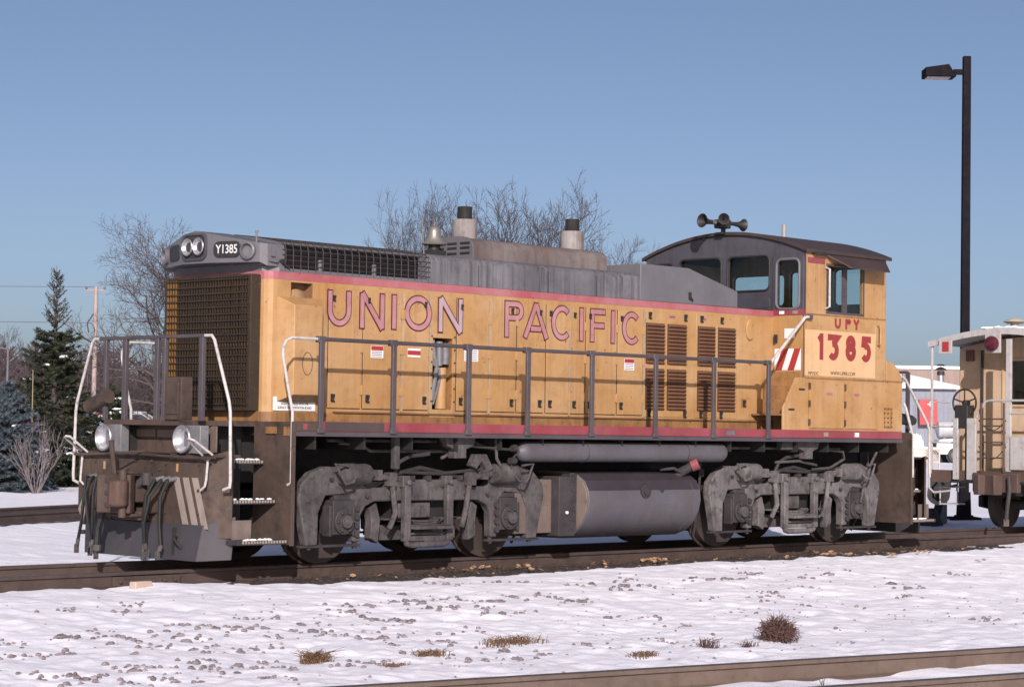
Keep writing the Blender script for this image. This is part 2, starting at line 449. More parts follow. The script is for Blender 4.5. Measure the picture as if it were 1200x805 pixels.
def rail_profile():
    return [(-.072,-.186),(.072,-.186),(.072,-.172),(.012,-.150),(.010,-.045),(.036,-.036),(.036,-.006),(.028,0),(-.028,0),(-.036,-.006),(-.036,-.036),(-.010,-.045),(-.012,-.150),(-.072,-.172)]
def make_rail(parent, p0, ang, off, z, a, b, side):
    mb = MB(); d = Vector((cos(ang), sin(ang), 0)); n = Vector((-sin(ang), cos(ang), 0)); o = Vector((p0[0], p0[1], z)) + n*off
    pr = rail_profile(); k = len(pr); ts = np.arange(a, b+.01, 6.0)
    for t in ts:
        for (u, v) in pr: mb.v.append(tuple(o + d*t + n*u + Vector((0,0,v))))
    head = []
    for i in range(len(ts)-1):
        for j in range(k):
            mb.f.append((i*k+j, i*k+(j+1) % k, (i+1)*k+(j+1) % k, (i+1)*k+j))
            head.append(j in (6,7,8))
    mb.f.append(tuple(range(k))[::-1]); head.append(False); mb.f.append(tuple((len(ts)-1)*k+j for j in range(k))); head.append(False)
    me = mb.mesh('rail', 30); me.materials.append(side); me.materials.append(RAILT)
    for p, h in zip(me.polygons, head): p.material_index = 1 if h else 0
    return mk('rail', me, RAILM, parent)
def make_track(label, p0, ang, c, z, a, b, side=RAILM):
    t = bpy.data.objects.new('railway_track', None); COL.objects.link(t); tag(t, label, kind='structure')
    for s in (-.755, .755): make_rail(t, p0, ang, c+s, z, a, b, side)
    return t
tr1 = make_track('rusty track that the yellow locomotive stands on', (0,0), 0.0, 0.0, 0.0, -60, 120)
tr2 = make_track('rusty track in the snow of the foreground', FP0, FDIR, -.755, -.2, -40, 60, RAILF)
tr3 = make_track('rusty track behind the locomotive at the left', BP0, BDIR, .755, 0.0, -40, 70)
TIE = paint('oily_tie_wood', (.040,.030,.027), (.065,.050,.045), dirt=(.02,.016,.015), dirt_amt=.6, streak=.4, rough=.85, bump=1.0, scale=5, smap=(8,.8,8))
tie_me = MB().cbox((0,0,0), (.22,2.62,.14)).mesh('tie'); tie_me.materials.append(TIE)
plate_me = MB().cbox((0,0,0), (.19,.32,.02)); 
for u_ in (-.06,.06):
    for v_ in (-.10,.10): plate_me.box(u_-.014,u_+.014,v_-.014,v_+.014,.0,.045)
plate_me = plate_me.mesh('tie_plate'); plate_me.materials.append(RAILM)
for k in range(27):
    x = -5.9 + .55*k
    o = mk('tie', tie_me, TIE, tr1, loc=(x, 0, -.232), rot=(0,0,.012*sin(k*2.3))); o.location.z += .006*sin(k*1.7)
    for y in (-.755, .755): mk('tie_plate', plate_me, RAILM, o, loc=(0, y, .076))
# rail joint bar with a patch of pale grease, and spike heads along the near rail
mb = MB(); mb.box(-7.95, -7.05, -.815, -.777, -.15, -.05)
for k in range(6): mb.cyl((-7.87+k*.146, -.815, -.1), (-7.87+k*.146, -.85, -.1), .022, n=6)
mk('joint_bar', mb, RAILM, tr1, .004)
wood = paint('pale_pink_wood', (.44,.33,.28), (.52,.41,.34), dirt=(.3,.16,.1), dirt_amt=.5, streak=0, rough=.7)
mb = MB(); mb.cbox((0,0,.035), (.25,.10,.08), Matrix.Rotation(.15, 3, 'Z'))
wb = mk('wood_block', mb, wood, bevel=.01, loc=(-7.72, -1.0, gz(-7.72,-1.0)-.005))
tag(wb, 'short pale wood block lying in the snow against the rail in front of the locomotive', 'wood block')

def rail_pt(off, t): return (t, off)
# stones poking through the snow
ST = [(-11.11,-4.56,0.134),(-11.49,-5.26,0.117),(-11.99,-5.16,0.081),(-11.84,-5.18,0.058),(-11.76,-5.27,0.046),(-11.63,-4.73,0.059),(-11.58,-4.39,0.029),(-10.8,-4.56,0.062),(-10.5,-4.11,0.051),(-10.65,-4.53,0.062),(-10.49,-4.5,0.075),(-10.51,-4.7,0.099),(-10.58,-4.92,0.074),(-10.88,-4.97,0.073),(-11.07,-5.54,0.059),(-10.67,-5.2,0.048),(-10.61,-5.27,0.06),(-9.44,-3.12,0.054),(-8.82,-2.51,0.071),(-9.88,-2.78,0.041),(-10.15,-4.87,0.062),(-9.93,-4.44,0.064),(-9.56,-4.16,0.065),(-10.2,-5.1,0.087),(-10.02,-5.0,0.075),(-10.48,-5.58,0.096),(-9.44,-4.33,0.065),(-9.48,-4.59,0.078),(-9.51,-4.79,0.051),(-9.21,-4.55,0.105),(-8.76,-3.94,0.054),(-9.19,-4.72,0.104),(-9.06,-4.78,0.078),(-8.5,-4.18,0.054),(-9.41,-5.23,0.063),(-9.37,-5.36,0.063),(-9.69,-5.63,0.049),(-10.19,-5.84,0.072),(-9.96,-5.7,0.049),(-10.1,-5.36,0.074),(-11.06,-6.65,0.045),(-10.99,-6.28,0.115),(-10.85,-6.26,0.069),(-11.16,-6.59,0.09),(-10.77,-6.52,0.103),(-11.1,-6.95,0.067),(-10.47,-6.49,0.058),(-10.64,-6.88,0.045),(-11.16,-7.4,0.065),(-11.69,-6.41,0.1),(-11.66,-6.25,0.045),(-11.51,-6.42,0.056),(-11.04,-6.09,0.046),(-11.85,-6.87,0.086),(-12.14,-6.59,0.075),(-12.26,-6.56,0.086),(-12.22,-6.38,0.065),(-12.51,-6.73,0.053),(-12.45,-6.33,0.043),(-12.46,-6.16,0.032),(-12.11,-6.94,0.053),(-11.47,-6.71,0.044),(-11.64,-7.18,0.064),(-11.8,-7.05,0.043),(-8.52,-4.64,0.133),(-8.76,-5.1,0.104),(-8.96,-5.45,0.064),(-8.81,-4.85,0.066),(-7.52,-3.87,0.071),(-7.42,-3.91,0.043),(-10.75,-6.96,0.034),(-10.95,-7.44,0.044),(-6.84,-3.68,0.102),(-7.13,-3.64,0.058),(-7.39,-4.05,0.085),(-7.51,-4.37,0.111),(-7.59,-4.61,0.083),(-7.33,-4.63,0.097),(-7.42,-4.59,0.042),(-5.8,-3.05,0.077),(-6.26,-3.45,0.075),(-6.17,-3.55,0.105),(-6.16,-3.78,0.074),(-6.41,-4.16,0.131),(-6.44,-4.34,0.101),(-6.31,-4.39,0.058),(-5.32,-3.32,0.046),(-5.48,-3.64,0.106),(-5.56,-3.46,0.061),(-5.79,-4.22,0.059),(-5.45,-4.08,0.12),(-5.27,-4.05,0.121),(-6.12,-4.92,0.086),(-6.23,-4.82,0.072),(-4.75,-3.71,0.124),(-5.8,-4.88,0.058),(-4.86,-4.05,0.077),(-4.35,-3.73,0.094),(-4.35,-3.88,0.078),(-4.47,-4.36,0.107),(-4.48,-4.5,0.092),(-4.41,-4.24,0.077),(-2.7,-3.55,0.116),(-2.46,-3.55,0.1),(-3.2,-3.77,0.065),(-3.15,-3.2,0.066),(-2.23,-2.98,0.051),(-2.01,-3.03,0.068),(-2.85,-3.15,0.117),(-2.41,-3.74,0.066),(-5.27,-5.57,0.087),(-4.74,-5.82,0.058),(-7.27,-4.81,0.111),(-8.64,-5.73,0.115),(-8.38,-5.63,0.117),(-8.13,-5.29,0.053),(-8.79,-6.22,0.075),(-9.1,-6.68,0.073),(-7.57,-5.85,0.066),(-7.26,-5.71,0.054),(-7.28,-5.83,0.04),(-8.14,-6.6,0.038),(-8.91,-7.04,0.048),(-8.81,-7.38,0.072),(-8.13,-6.11,0.077),(-8.16,-6.33,0.064),(-8.2,-7.0,0.075),(-8.5,-7.47,0.109),(-8.37,-7.57,0.06),(-7.99,-7.36,0.049),(-10.12,-7.16,0.08),(-9.77,-6.85,0.059),(-9.81,-7.01,0.07),(-6.12,-7.16,0.067),(-6.14,-6.99,0.04),(-7.16,-7.07,0.039),(-3.65,-2.42,0.083),(-3.4,-2.62,0.067),(-4.39,-2.47,0.049),(-4.59,-2.3,0.039),(-1.2,-3.29,0.104),(-1.11,-3.51,0.104),(-0.85,-3.54,0.104),(-0.67,-3.5,0.105),(-0.63,-3.63,0.07),(0.48,-3.0,0.091),(0.15,-3.15,0.054),(0.81,-3.41,0.055),(0.89,-3.56,0.091),(1.38,-3.44,0.074),(1.89,-3.43,0.056),(-0.69,-4.59,0.051),(-2.1,-5.74,0.079),(-1.6,-4.86,0.066),(-1.88,-5.0,0.065),(-2.26,-5.29,0.048),(-3.42,-5.83,0.036),(-1.68,-6.19,0.063),(0.75,-5.1,0.139),(0.92,-4.75,0.124),(0.9,-5.23,0.07),(-0.13,-5.64,0.05),(-1.64,-7.72,0.045),(5.62,-2.99,0.062),(3.46,-4.25,0.057),(3.08,-4.19,0.057),(-5.47,-7.12,0.068),(-4.98,-6.36,0.057),(-2.7,-4.81,0.048),(-5.04,-8.45,0.032),(-4.05,-7.58,0.034)]
STONE = paint('snow_dusted_stone', (.12,.10,.11), (.26,.225,.245), dirt=(.07,.058,.060), dirt_amt=.6, streak=0, rough=.85, bump=.6, scale=12)
rng = random.Random(5)
stone_meshes = []
for k in range(10):
    mb = MB(); mb.blob((0,0,0), .5, .40, .30, rng, .38, 9, 6); mb.blob((rng.uniform(-.4,.4),rng.uniform(-.3,.3),-.05), .3, .28, .25, rng, .3, 7, 5)
    if k % 2: mb.blob((rng.uniform(-.6,.6),rng.uniform(-.4,.4),-.05), .22, .2, .18, rng, .3, 7, 5)
    me = mb.mesh('stone', 50); me.materials.append(STONE); stone_meshes.append(me)
for k, (x, y, d) in enumerate(ST):
    o = mk('stone', stone_meshes[k % 10], STONE, loc=(x, y, gz(x,y) + d*.06), rot=(rng.uniform(-.3,.3), rng.uniform(-.3,.3), rng.uniform(0,6)))
    s = d*rng.uniform(.80, 1.2); o.scale = (s, s*rng.uniform(.6,1.0), s*rng.uniform(.45,.8))
    tag(o, 'grey brown stone poking through the trampled snow between the two tracks', 'stone', 'stones poking through the snow')
mb = MB()
for k in range(1200):
    if k < 620:
        q = rng.choice(ST); x = q[0]+rng.gauss(0,.13); y = q[1]+rng.gauss(0,.09); d = rng.uniform(.012, .036)
    else:
        x = rng.uniform(-14.5, 5); y = -1.9 - 6.6*rng.random()**.8; d = rng.uniform(.008, .02)
    if k >= 620 and vnoise(np.array([x*.6]), np.array([y*.6]), 41)[0] < -.15 and rng.random() < .8: continue
    d = d*1.0; mb.blob((x, y, gz(x,y)+.2*d), d, d*.8, d*.6, rng, .25, 6, 4)
tag(mk('small_gravel', mb, STONE), 'small gravel showing through the snow', 'gravel', kind='stuff')
mb = MB()
for k in range(5200):
    x = rng.uniform(-6.2, 8.3); y = rng.choice((-1,1))*rng.uniform(.83, 1.5) if rng.random() < .8 else rng.uniform(-.6, .6)
    d = rng.uniform(.014, .03); mb.blob((x, y, float(ballast_z(np.array([x]), np.array([y]))[0])), d, d*.8, d*.7, rng, .3, 5, 4)
tag(mk('ballast_stones', mb, BALL, sharp=60), 'dark crushed stone beside the rail', 'ballast', kind='stuff')
# leaves blown against the track
LEAF = paint('dead_leaf_orange', (.30,.17,.10), (.42,.27,.17), dirt=(.13,.06,.035), dirt_amt=.5, streak=0, rough=.7, bump=.3, scale=20)
LV = [(-2.36,-0.42),(-1.9,-0.03),(-2.48,-0.68),(-1.74,-0.47),(-1.22,-0.45),(-1.26,-0.57),(-1.03,-0.22),(-1.51,-0.96),(0.35,-0.34),(0.07,-0.61),(1.14,-0.44),(1.45,-0.25),(1.35,-0.41),(1.48,-0.64),(-3.65,-1.49),(-3.93,-0.7),(1.15,-0.67),(3.43,-0.87),(3.6,-0.97),(5.02,-0.29),(4.59,-0.64),(4.9,-0.65),(5.22,-0.49),(4.69,-0.95),(4.62,-1.16),(5.02,-0.98),(4.74,-1.23),(5.42,-1.21),(5.54,-1.28),(5.32,-1.49),(5.98,-1.28),(6.14,-1.38),(6.52,-1.33)]
mb = MB()
def leaf(mb, x, y, z, s):
    a = rng.uniform(0, 6.3); t = rng.uniform(-.9, .9); R_ = Matrix.Rotation(a, 3, 'Z') @ Matrix.Rotation(t, 3, 'X') @ Matrix.Rotation(rng.uniform(-.5,.5), 3, 'Y')
    pts = [(-.5,0,0),(-.2,-.3,.06),(.2,-.28,.02),(.55,0,.1),(.2,.28,.05),(-.2,.3,0),(0,0,-.05)]
    mb.add([R_ @ Vector(p)*s + Vector((x,y,z)) for p in pts], [(0,1,6),(1,2,6),(2,3,6),(3,4,6),(4,5,6),(5,0,6)])
for (x, y) in LV:
    x -= .55; y -= .55
    for k in range(rng.randint(2, 5)):
        X = x + rng.gauss(0,.10); Y_ = min(-.86, y + rng.gauss(0,.07)); leaf(mb, X, Y_, max(gz(X,Y_), -.17)+.045, rng.uniform(.06,.11))
for k in range(45):
    X = rng.uniform(-5.5, 8); Y_ = -1.45 + rng.gauss(0,.2); leaf(mb, X, min(Y_,-.9), max(gz(X,Y_),-.17)+.03, rng.uniform(.03,.06))
tag(mk('fallen_leaves', mb, LEAF, sharp=None), 'dry orange leaves caught beside the rail', 'leaves', kind='stuff')
# grass tufts
def grass_mat(name, c): return paint(name, c, tuple(x*1.5 for x in c), dirt_amt=.3, streak=0, rough=.8, bump=0, scale=8)
GR1 = grass_mat('dry_straw', (.14,.080,.045)); GR2 = grass_mat('dry_red_brown_weed', (.095,.050,.042))
def tangle(name, label, x, y, w, h, n, mat, r=.004):
    mb = MB(); rg = random.Random(3)
    for k in range(n):
        a = rg.uniform(0, 2*pi); q = Vector((cos(a)*w*rg.random()*.8, sin(a)*w*.55*rg.random(), 0)); d = Vector((rg.gauss(0,.6), rg.gauss(0,.5), 1)).normalized(); pts = [q.copy()]
        for i in range(5):
            q = q + d*h*.32*rg.uniform(.5,1.1); rr = math.sqrt((q.x/w)**2+(q.y/(w*.6))**2+(q.z/h)**2)
            d = (d + Vector((rg.gauss(0,.55), rg.gauss(0,.5), rg.gauss(-.05,.4))) - (q*(1.2*max(0, rr-.75)/h))).normalized(); pts.append(q.copy())
        mb.tube(pts, [r,r,r*.9,r*.8,r*.6,r*.4], 3, caps=False)
    o = mk(name, mb, mat, loc=(x,y,gz(x,y)-.01)); return tag(o, label, 'grass tuft')
def tuft(name, label, x, y, w, h, n, mat, lean=(0,0), r=.004):
    mb = MB(); rg = random.Random(int(abs(x*100+y*10)))
    for k in range(n):
        bx, by = max(-w*.5, min(w*.5, rg.gauss(0, w*.26))), max(-w*.3, min(w*.3, rg.gauss(0, w*.15)))
        L = h*rg.uniform(.4, 1.0); dx, dy = rg.gauss(0,.55)+lean[0], rg.gauss(0,.45)+lean[1]
        p = [(bx,by,-.02), (bx+dx*L*.4, by+dy*L*.4, L*.6), (bx+dx*L*1.1+rg.gauss(0,.02), by+dy*L*1.1, L*rg.uniform(.55,1.0))]
        mb.tube(p, [r, r*.8, r*.35], 3, caps=False)
    o = mk(name, mb, mat, loc=(x,y,gz(x,y)))
    return tag(o, label, 'grass tuft')
tangle('grass_tuft', 'large dark tangled weed clump on the snow slope above the front rail at the right', -5.4, -7.85, .16, .22, 620, GR2, .0042)
tuft('grass_tuft', 'wide low brown grass patch on the snow near the middle', -7.69, -6.6, .62, .085, 240, GR1)
tuft('grass_tuft', 'straw coloured tuft nearest the bottom left of the picture', -10.04, -6.64, .24, .13, 300, GR1)
tuft('grass_tuft', 'straggly brown tuft left of the wide low grass patch', -8.95, -6.85, .34, .07, 150, GR1)
tuft('grass_tuft', 'small brown tuft close above the front rail near the middle', -7.42, -7.93, .28, .06, 120, GR1)
tuft('grass_tuft', 'thin reddish weed just left of the large dark clump', -6.48, -7.87, .26, .12, 60, GR2)
tuft('grass_tuft', 'thin grey weed between the reddish weed and the large dark clump', -5.97, -7.93, .2, .09, 36, GR2)
tuft('grass_tuft', 'low brown leaf scrap at the bottom edge beside the straw tuft', -9.75, -7.25, .32, .05, 110, GR1)
tuft('grass_tuft', 'two green grass blades standing between the front rails', -7.95, -10.25, .05, .18, 4, grass_mat('green_blade', (.10,.11,.06)))
# ------------------------------------------------------------------ the locomotive
loco = thing('locomotive', 'yellow and grey diesel switcher locomotive with red sill standing on the middle track', 'locomotive')
def PE(name, mb, mat, bevel=0, parent=None, sharp=35, gap=.03):      # one object for each separate piece
    return [P(name, m, mat, bevel, parent, sharp) for m in mb.pieces(gap)]
def P(name, mb, mat, bevel=0, parent=None, sharp=35):
    return mk(name, mb, mat, parent if parent is not None else loco, bevel, sharp)
SY = lambda y: (lambda u, v, d: (u, y + d, v))          # panel facing -Y (near side), u = X, v = Z
FY = lambda y: (lambda u, v, d: (-u, y - d, v))         # panel facing +Y
FX = lambda x: (lambda u, v, d: (x + d, -u, v))         # panel facing -X, u = -Y
RX = lambda x: (lambda u, v, d: (x - d, u, v))          # panel facing +X, u = Y
# --- text and lettering
def stroke(mb, pts, w, fmap, d, thick=.003, closed=False, ext=0.0):
    pts = [Vector((p[0], p[1])) for p in pts]
    if not closed and ext:
        pts[0] = pts[0] - (pts[1]-pts[0]).normalized()*ext
        pts[-1] = pts[-1] + (pts[-1]-pts[-2]).normalized()*ext
    n = len(pts); L = []; R_ = []
    for i, p in enumerate(pts):
        if closed: a = (p - pts[i-1]).normalized(); b = (pts[(i+1) % n]-p).normalized()
        else:
            a = (p-pts[i-1]).normalized() if i > 0 else (pts[1]-p).normalized()
            b = (pts[i+1]-p).normalized() if i < n-1 else a
        na = Vector((-a.y, a.x)); nb = Vector((-b.y, b.x)); m = (na+nb)
        m = m.normalized() if m.length > 1e-6 else na
        k = min(2.2, 1/max(.2, m.dot(na)))
        L.append(p + m*(w/2*k)); R_.append(p - m*(w/2*k))
    vs = [fmap(q.x, q.y, d) for q in L] + [fmap(q.x, q.y, d) for q in R_]
    vs += [fmap(q.x, q.y, d+thick) for q in L] + [fmap(q.x, q.y, d+thick) for q in R_]
    fs = []
    for i in range(n if closed else n-1):
        j = (i+1) % n
        fs += [(i, n+i, n+j, j), (i, j, 2*n+j, 2*n+i), (n+j, n+i, 3*n+i, 3*n+j)]
    if not closed: fs += [(0, 2*n, 3*n, n), (n-1, 2*n-1, 4*n-1, 3*n-1)]
    mb.add(vs, fs)
def arc(cx, cy, rx, ry, a0, a1, n=18):
    return [(cx+rx*cos(radians(a0+(a1-a0)*i/n)), cy+ry*sin(radians(a0+(a1-a0)*i/n))) for i in range(n+1)]
def glyph(ch, x0, x1, z0, z1, w):
    """list of (points, closed) centre lines for the letter filling the box"""
    h = w/2; l, r, b, t = x0+h, x1-h, z0, z1; cx = (x0+x1)/2; W = r-l; rr = W/2
    if ch == 'U': return [([(l,t)] + arc(cx, b+rr+h, rr, rr, 180, 360, 16) + [(r,t)], False)]
    if ch == 'N': return [([(l,b),(l,t-h*.2)], False), ([(r,b+h*.2),(r,t)], False), ([(l,t),(r,b)], False)]
    if ch == 'I': return [([(cx,b),(cx,t)], False)]
    if ch == 'O': return [(arc(cx,(b+t)/2, rr, (t-b)/2-h, 0, 360, 36)[:-1], True)]
    if ch == 'P':
        hh = (t-b)*.52; k = hh/2-h
        return [([(l,b),(l,t)], False), ([(l,t-h)] + arc(r-k, t-h-k, k, k, 90, -90, 12) + [(l,t-hh+h)], False)]
    if ch == 'A': return [([(l-h*.6,b),(cx,t)], False), ([(r+h*.6,b),(cx,t)], False), ([(cx-W*.26,b+(t-b)*.27),(cx+W*.26,b+(t-b)*.27)], False)]
    if ch == 'C': return [(arc(cx+W*.06,(b+t)/2, rr*1.06, (t-b)/2-h, 48, 312, 26), False)]
    if ch == 'F': return [([(l,b),(l,t)], False), ([(l,t-h),(x1,t-h)], False), ([(l,b+(t-b)*.50),(x1-W*.08,b+(t-b)*.50)], False)]
    if ch == 'Y': return [([(l-h*.5,t),(cx,b+(t-b)*.48)], False), ([(r+h*.5,t),(cx,b+(t-b)*.48)], False), ([(cx,b),(cx,b+(t-b)*.52)], False)]
    if ch == '1': return [([(x1-h,b),(x1-h,t)], False), ([(x1-h*1.2,t-h),(x0,t-h*2.2)], False)]
    if ch == '3': return [([(x0,t-h),(x1-h*.4,t-h),(cx-W*.02,b+(t-b)*.58)], False), (arc(cx-W*.03, b+h+(t-b)*.255, rr*1.0, (t-b)*.255, 105, -142, 20), False)]
    if ch == '8': return [(arc(cx, t-h-(t-b)*.195, rr*.88, (t-b)*.195, 0, 360, 24)[:-1], True), (arc(cx, b+h+(t-b)*.235, rr, (t-b)*.235, 0, 360, 24)[:-1], True)]
    if ch == '5': return [([(x1-h*.2,t-h),(x0+h*1.4,t-h),(x0+h*1.1,b+(t-b)*.56)], False), (arc(cx-W*.04, b+h+(t-b)*.25, rr, (t-b)*.25, 125, -145, 20), False)]
    return []
def letter(ch, x0, x1, z0, z1, w, y, mat, outline=None, parent=None, o=.0155, name='letter', fm=SY):
    g = glyph(ch, x0, x1, z0, z1, w)
    if outline:
        mb = MB()
        for k, (p, c) in enumerate(g): stroke(mb, p, w+2*o, fm(y - .0012*k), 0, .004, c, ext=o)
        root = P(name, mb, outline, parent=parent)
        mb = MB()
        for k, (p, c) in enumerate(g): stroke(mb, p, w, fm(y - .0045 - .0012*k), 0, .004, c)
        P('letter_face', mb, mat, parent=root)
        return root
    mb = MB()
    for k, (p, c) in enumerate(g): stroke(mb, p, w, fm(y - .0012*k), 0, .004, c)
    return P(name, mb, mat, parent=parent)
def text_mesh(body, size, align='CENTER', sx=1.0, bold=0.0):
    cu = bpy.data.curves.new('text', 'FONT'); cu.body = body; cu.size = size
    cu.align_x = align; cu.align_y = 'CENTER'; cu.extrude = .001; cu.offset = bold
    cu.space_line = 1.0
    o = bpy.data.objects.new('text', cu); COL.objects.link(o)
    dg = bpy.context.evaluated_depsgraph_get()
    me = bpy.data.meshes.new_from_object(o.evaluated_get(dg))
    bpy.data.objects.remove(o, do_unlink=True); bpy.data.curves.remove(cu)
    for v in me.vertices: v.co.x *= sx
    me.materials.clear()
    return me
def text(body, size, pos, mat, parent, facing=(0,-1,0), sx=1.0, name='lettering', bold=0.0):
    me = text_mesh(body, size, sx=sx, bold=bold)
    n = Vector(facing).normalized(); z = Vector((0,0,1)); u = z.cross(n).normalized(); v = n.cross(u)
    M = Matrix(((u.x,v.x,n.x,pos[0]),(u.y,v.y,n.y,pos[1]),(u.z,v.z,n.z,pos[2]),(0,0,0,1)))
    me.transform(M)
    return mk(name, me, mat, parent)

HY = -.95
FADW2 = plain('number_board_white', (.55,.55,.55), .5)
# --- frame, deck and sill
mb = MB(); mb.box(-6.08, 5.80, -1.50, 1.50, 1.60, 1.655); mb.box(-6.95, -6.06, -.86, .86, 1.595, 1.657); mb.box(5.79, 6.9, -.86, .86, 1.595, 1.65)
P('deck', mb, PILOT, .006)
for s in (-1, 1):
    mb = MB(); mb.box(-6.08, 5.83, s*1.505, s*1.53, 1.553, 1.668); P('side_sill', mb, RED, .003)
    mb = MB(); mb.box(-6.08, 5.83, s*1.47, s*1.545, 1.497, 1.550); P('sill_flange', mb, POST, .003)
mb = MB(); mb.box(-6.079, -5.68, -1.534, -1.527, 1.553, 1.667); P('sill_end_panel', mb, PILOT)
mb = MB(); mb.box(-5.60, -4.70, -1.536, -1.527, 1.562, 1.662); P('black_sill_patch', mb, paint('sill_black_patch', (.05,.038,.038), (.075,.055,.055), dirt_amt=.4, streak=.3, rough=.6))
mb = MB(); mb.box(-5.93, -5.87, -1.539, -1.532, 1.575, 1.64); P('red_sill_mark', mb, RED)
for x, m_ in ((1.62, GRYB), (3.86, FADW), (4.62, WHITE)):
    mb = MB(); mb.box(x, x+(.19 if m_ is GRYB else .10), -1.537, -1.5295, 1.578, 1.638); P('sill_plate', mb, m_)
mb = MB(); mb.box(-6.6, 6.6, -.55, .55, .95, 1.594); mb.box(-6.0, 5.7, -1.42, 1.42, 1.50, 1.598)
for x in np.arange(-5.7, 5.6, .75): mb.box(x, x+.03, -1.46, 1.46, 1.35, 1.50)
P('underframe', mb, SOOT_SHADE)  # centre sill and ribs; shade beneath the deck put into the colour
# --- hood shell (yellow)
plan = [(3.40, .95), (-5.86, .95)] + [(-5.86-.14*sin(radians(a)), .81+.14*cos(radians(a))) for a in (22.5,45,67.5,90)] + \
       [(-5.86-.14*cos(radians(a)), -.81-.14*sin(radians(a))) for a in (0,22.5,45,67.5,90)]
mb = MB()
def shell(mb, plan, z0, z1, off=0.0):
    for (a, b) in zip(plan[:-1], plan[1:]):
        mb.add([(a[0],a[1],z0),(b[0],b[1],z0),(b[0],b[1],z1),(a[0],a[1],z1)], [(0,1,2,3)])
shell(mb, plan, 1.655, 3.30)
mb.panel(rect(-5.86, 3.40, 1.655, 3.30), [rect(-3.40,-3.06,1.84,2.72), rect(-5.66,-5.33,3.045,3.27)], SY(HY), .06)
hood = P('hood', mb, YEL)
mb = MB(); mb.box(-5.9, 3.38, -.80, .80, 1.66, 3.29); P('hood_core', mb, DARK, parent=hood)
# red stripe along the top of the yellow
def offp(plan, k):
    out = []
    for (x, y) in plan:
        cx, cy = max(x, -5.86), max(-.81, min(.81, y)); dx, dy = (x-cx if x < -5.86 else 0), y-cy
        L = math.hypot(dx, dy) or 1; out.append((x+dx/L*k, y+dy/L*k))
    return out
near = [(-5.86, -.95), (3.40, -.95)]
full = plan + [(3.40, -.95)]
mb = MB()
fp = offp(full, .004); shell(mb, fp, 3.296, 3.385)
for z in (3.296, 3.385):
    for (a, b), (c, d) in zip(zip(full[:-1], full[1:]), zip(fp[:-1], fp[1:])):
        mb.add([(a[0],a[1],z),(b[0],b[1],z),(d[0],d[1],z),(c[0],c[1],z)], [(0,1,2,3)])
P('hood_stripe', mb, PINK)
mb = MB(); shell(mb, offp(full, .012), 1.658, 1.77); P('hood_base_strip', mb, YELD)
mb = MB(); mb.box(-5.0, 3.38, HY-.035, HY-.004, 1.772, 1.79); P('base_ledge', mb, paint('rusty_ledge', (.14,.06,.035), (.22,.11,.05), dirt_amt=.5, streak=0, rough=.7, rust=.4), parent=hood)
# sand filler recess
mb = MB(); mb.box(-5.66, -5.33, HY+.14, HY+.16, 3.045, 3.27); mb.box(-5.67,-5.655,HY+.005,HY+.15,3.04,3.28); mb.box(-5.335,-5.32,HY+.005,HY+.15,3.04,3.28); mb.box(-5.66,-5.33,HY+.005,HY+.15,3.03,3.046); mb.box(-5.66,-5.33,HY+.005,HY+.15,3.27,3.28)
rec = P('filler_recess', mb, paint('rusty_recess', (.20,.10,.055), (.28,.15,.08), dirt_amt=.7, streak=0, rough=.8, rust=.3))
mb = MB(); mb.lathe([(.11,0),(.115,.03),(.07,.06),(.02,.075)], (-5.47, HY+.13, 3.10), (0,-1,.25), 18); P('filler_cap', mb, paint('rusty_cap', (.30,.17,.09), (.36,.22,.12), dirt_amt=.6, streak=0, rough=.6, rust=.3), parent=rec)
# bulging casing behind the front corner
b0 = [(-5.86,1.88),(-5.20,1.88),(-5.20,3.10),(-5.86,3.10)]; b1 = [(-5.76,1.97),(-5.34,1.97),(-5.34,3.00),(-5.76,3.00)]
mb = MB(); mb.add([(x,HY,z) for x,z in b0] + [(x,HY-.20,z) for x,z in b1], [(4,5,6,7),(0,1,5,4),(1,2,6,5),(2,3,7,6),(3,0,4,7)])
P('side_casing', mb, YEL, .008, sharp=20)
mb = MB(); mb.tube([(-5.56+.075*cos(a), HY-.203, 2.33+.13*sin(a)) for a in np.linspace(0, 2*pi, 24)[:-1]], .0035, 5, closed=True); P('round_scribe_mark', mb, PILOT)
# ownership plate
mb = MB(); mb.box(-5.90, -5.27, HY-.016, HY-.002, 1.785, 1.945); pl = P('ownership_plate', mb, WHITE, .003)
for k, s in enumerate(('OWNERSHIP SUBJECT TO A SECURITY', 'AGREEMENT FILED WITH THE', 'SURFACE TRANSPORTATION BOARD')):
    text(s, .042, (-5.585, HY-.018, 1.912-.046*k), BLKP, pl, sx=.72)
# --- hood doors
doors = [(-5.08,-4.575,'L'),(-4.535,-3.935,'L'),(-3.885,-3.465,'R'),(-2.985,-2.435,'L'),(-2.385,-1.945,'R'),(-1.915,-1.425,'R'),(-1.375,-.945,'L'),(-.915,-.645,'L'),(-.615,-.025,'L'),(.01,.52,'L')]
latch_me = None
def latch_mesh():
    mb = MB()
    mb.cbox((0,0,.035), (.05,.02,.02)); mb.cbox((0,-.004,0), (.022,.028,.085), Matrix.Rotation(.35,3,'Y')); mb.cbox((.004,0,-.04), (.05,.02,.018)); mb.cbox((-.022,0,0),(.012,.016,.09))
    me = mb.mesh('latch'); me.materials.append(BLK); return me
latch_me = latch_mesh()
def hinge_mesh():
    mb = MB(); mb.box(-.028,.028,-.007,0,-.055,.055); mb.cyl((0,-.008,-.06),(0,-.008,.06),.008,n=8)
    me = mb.mesh('hinge'); me.materials.append(YEL); return me
hinge_me = hinge_mesh()
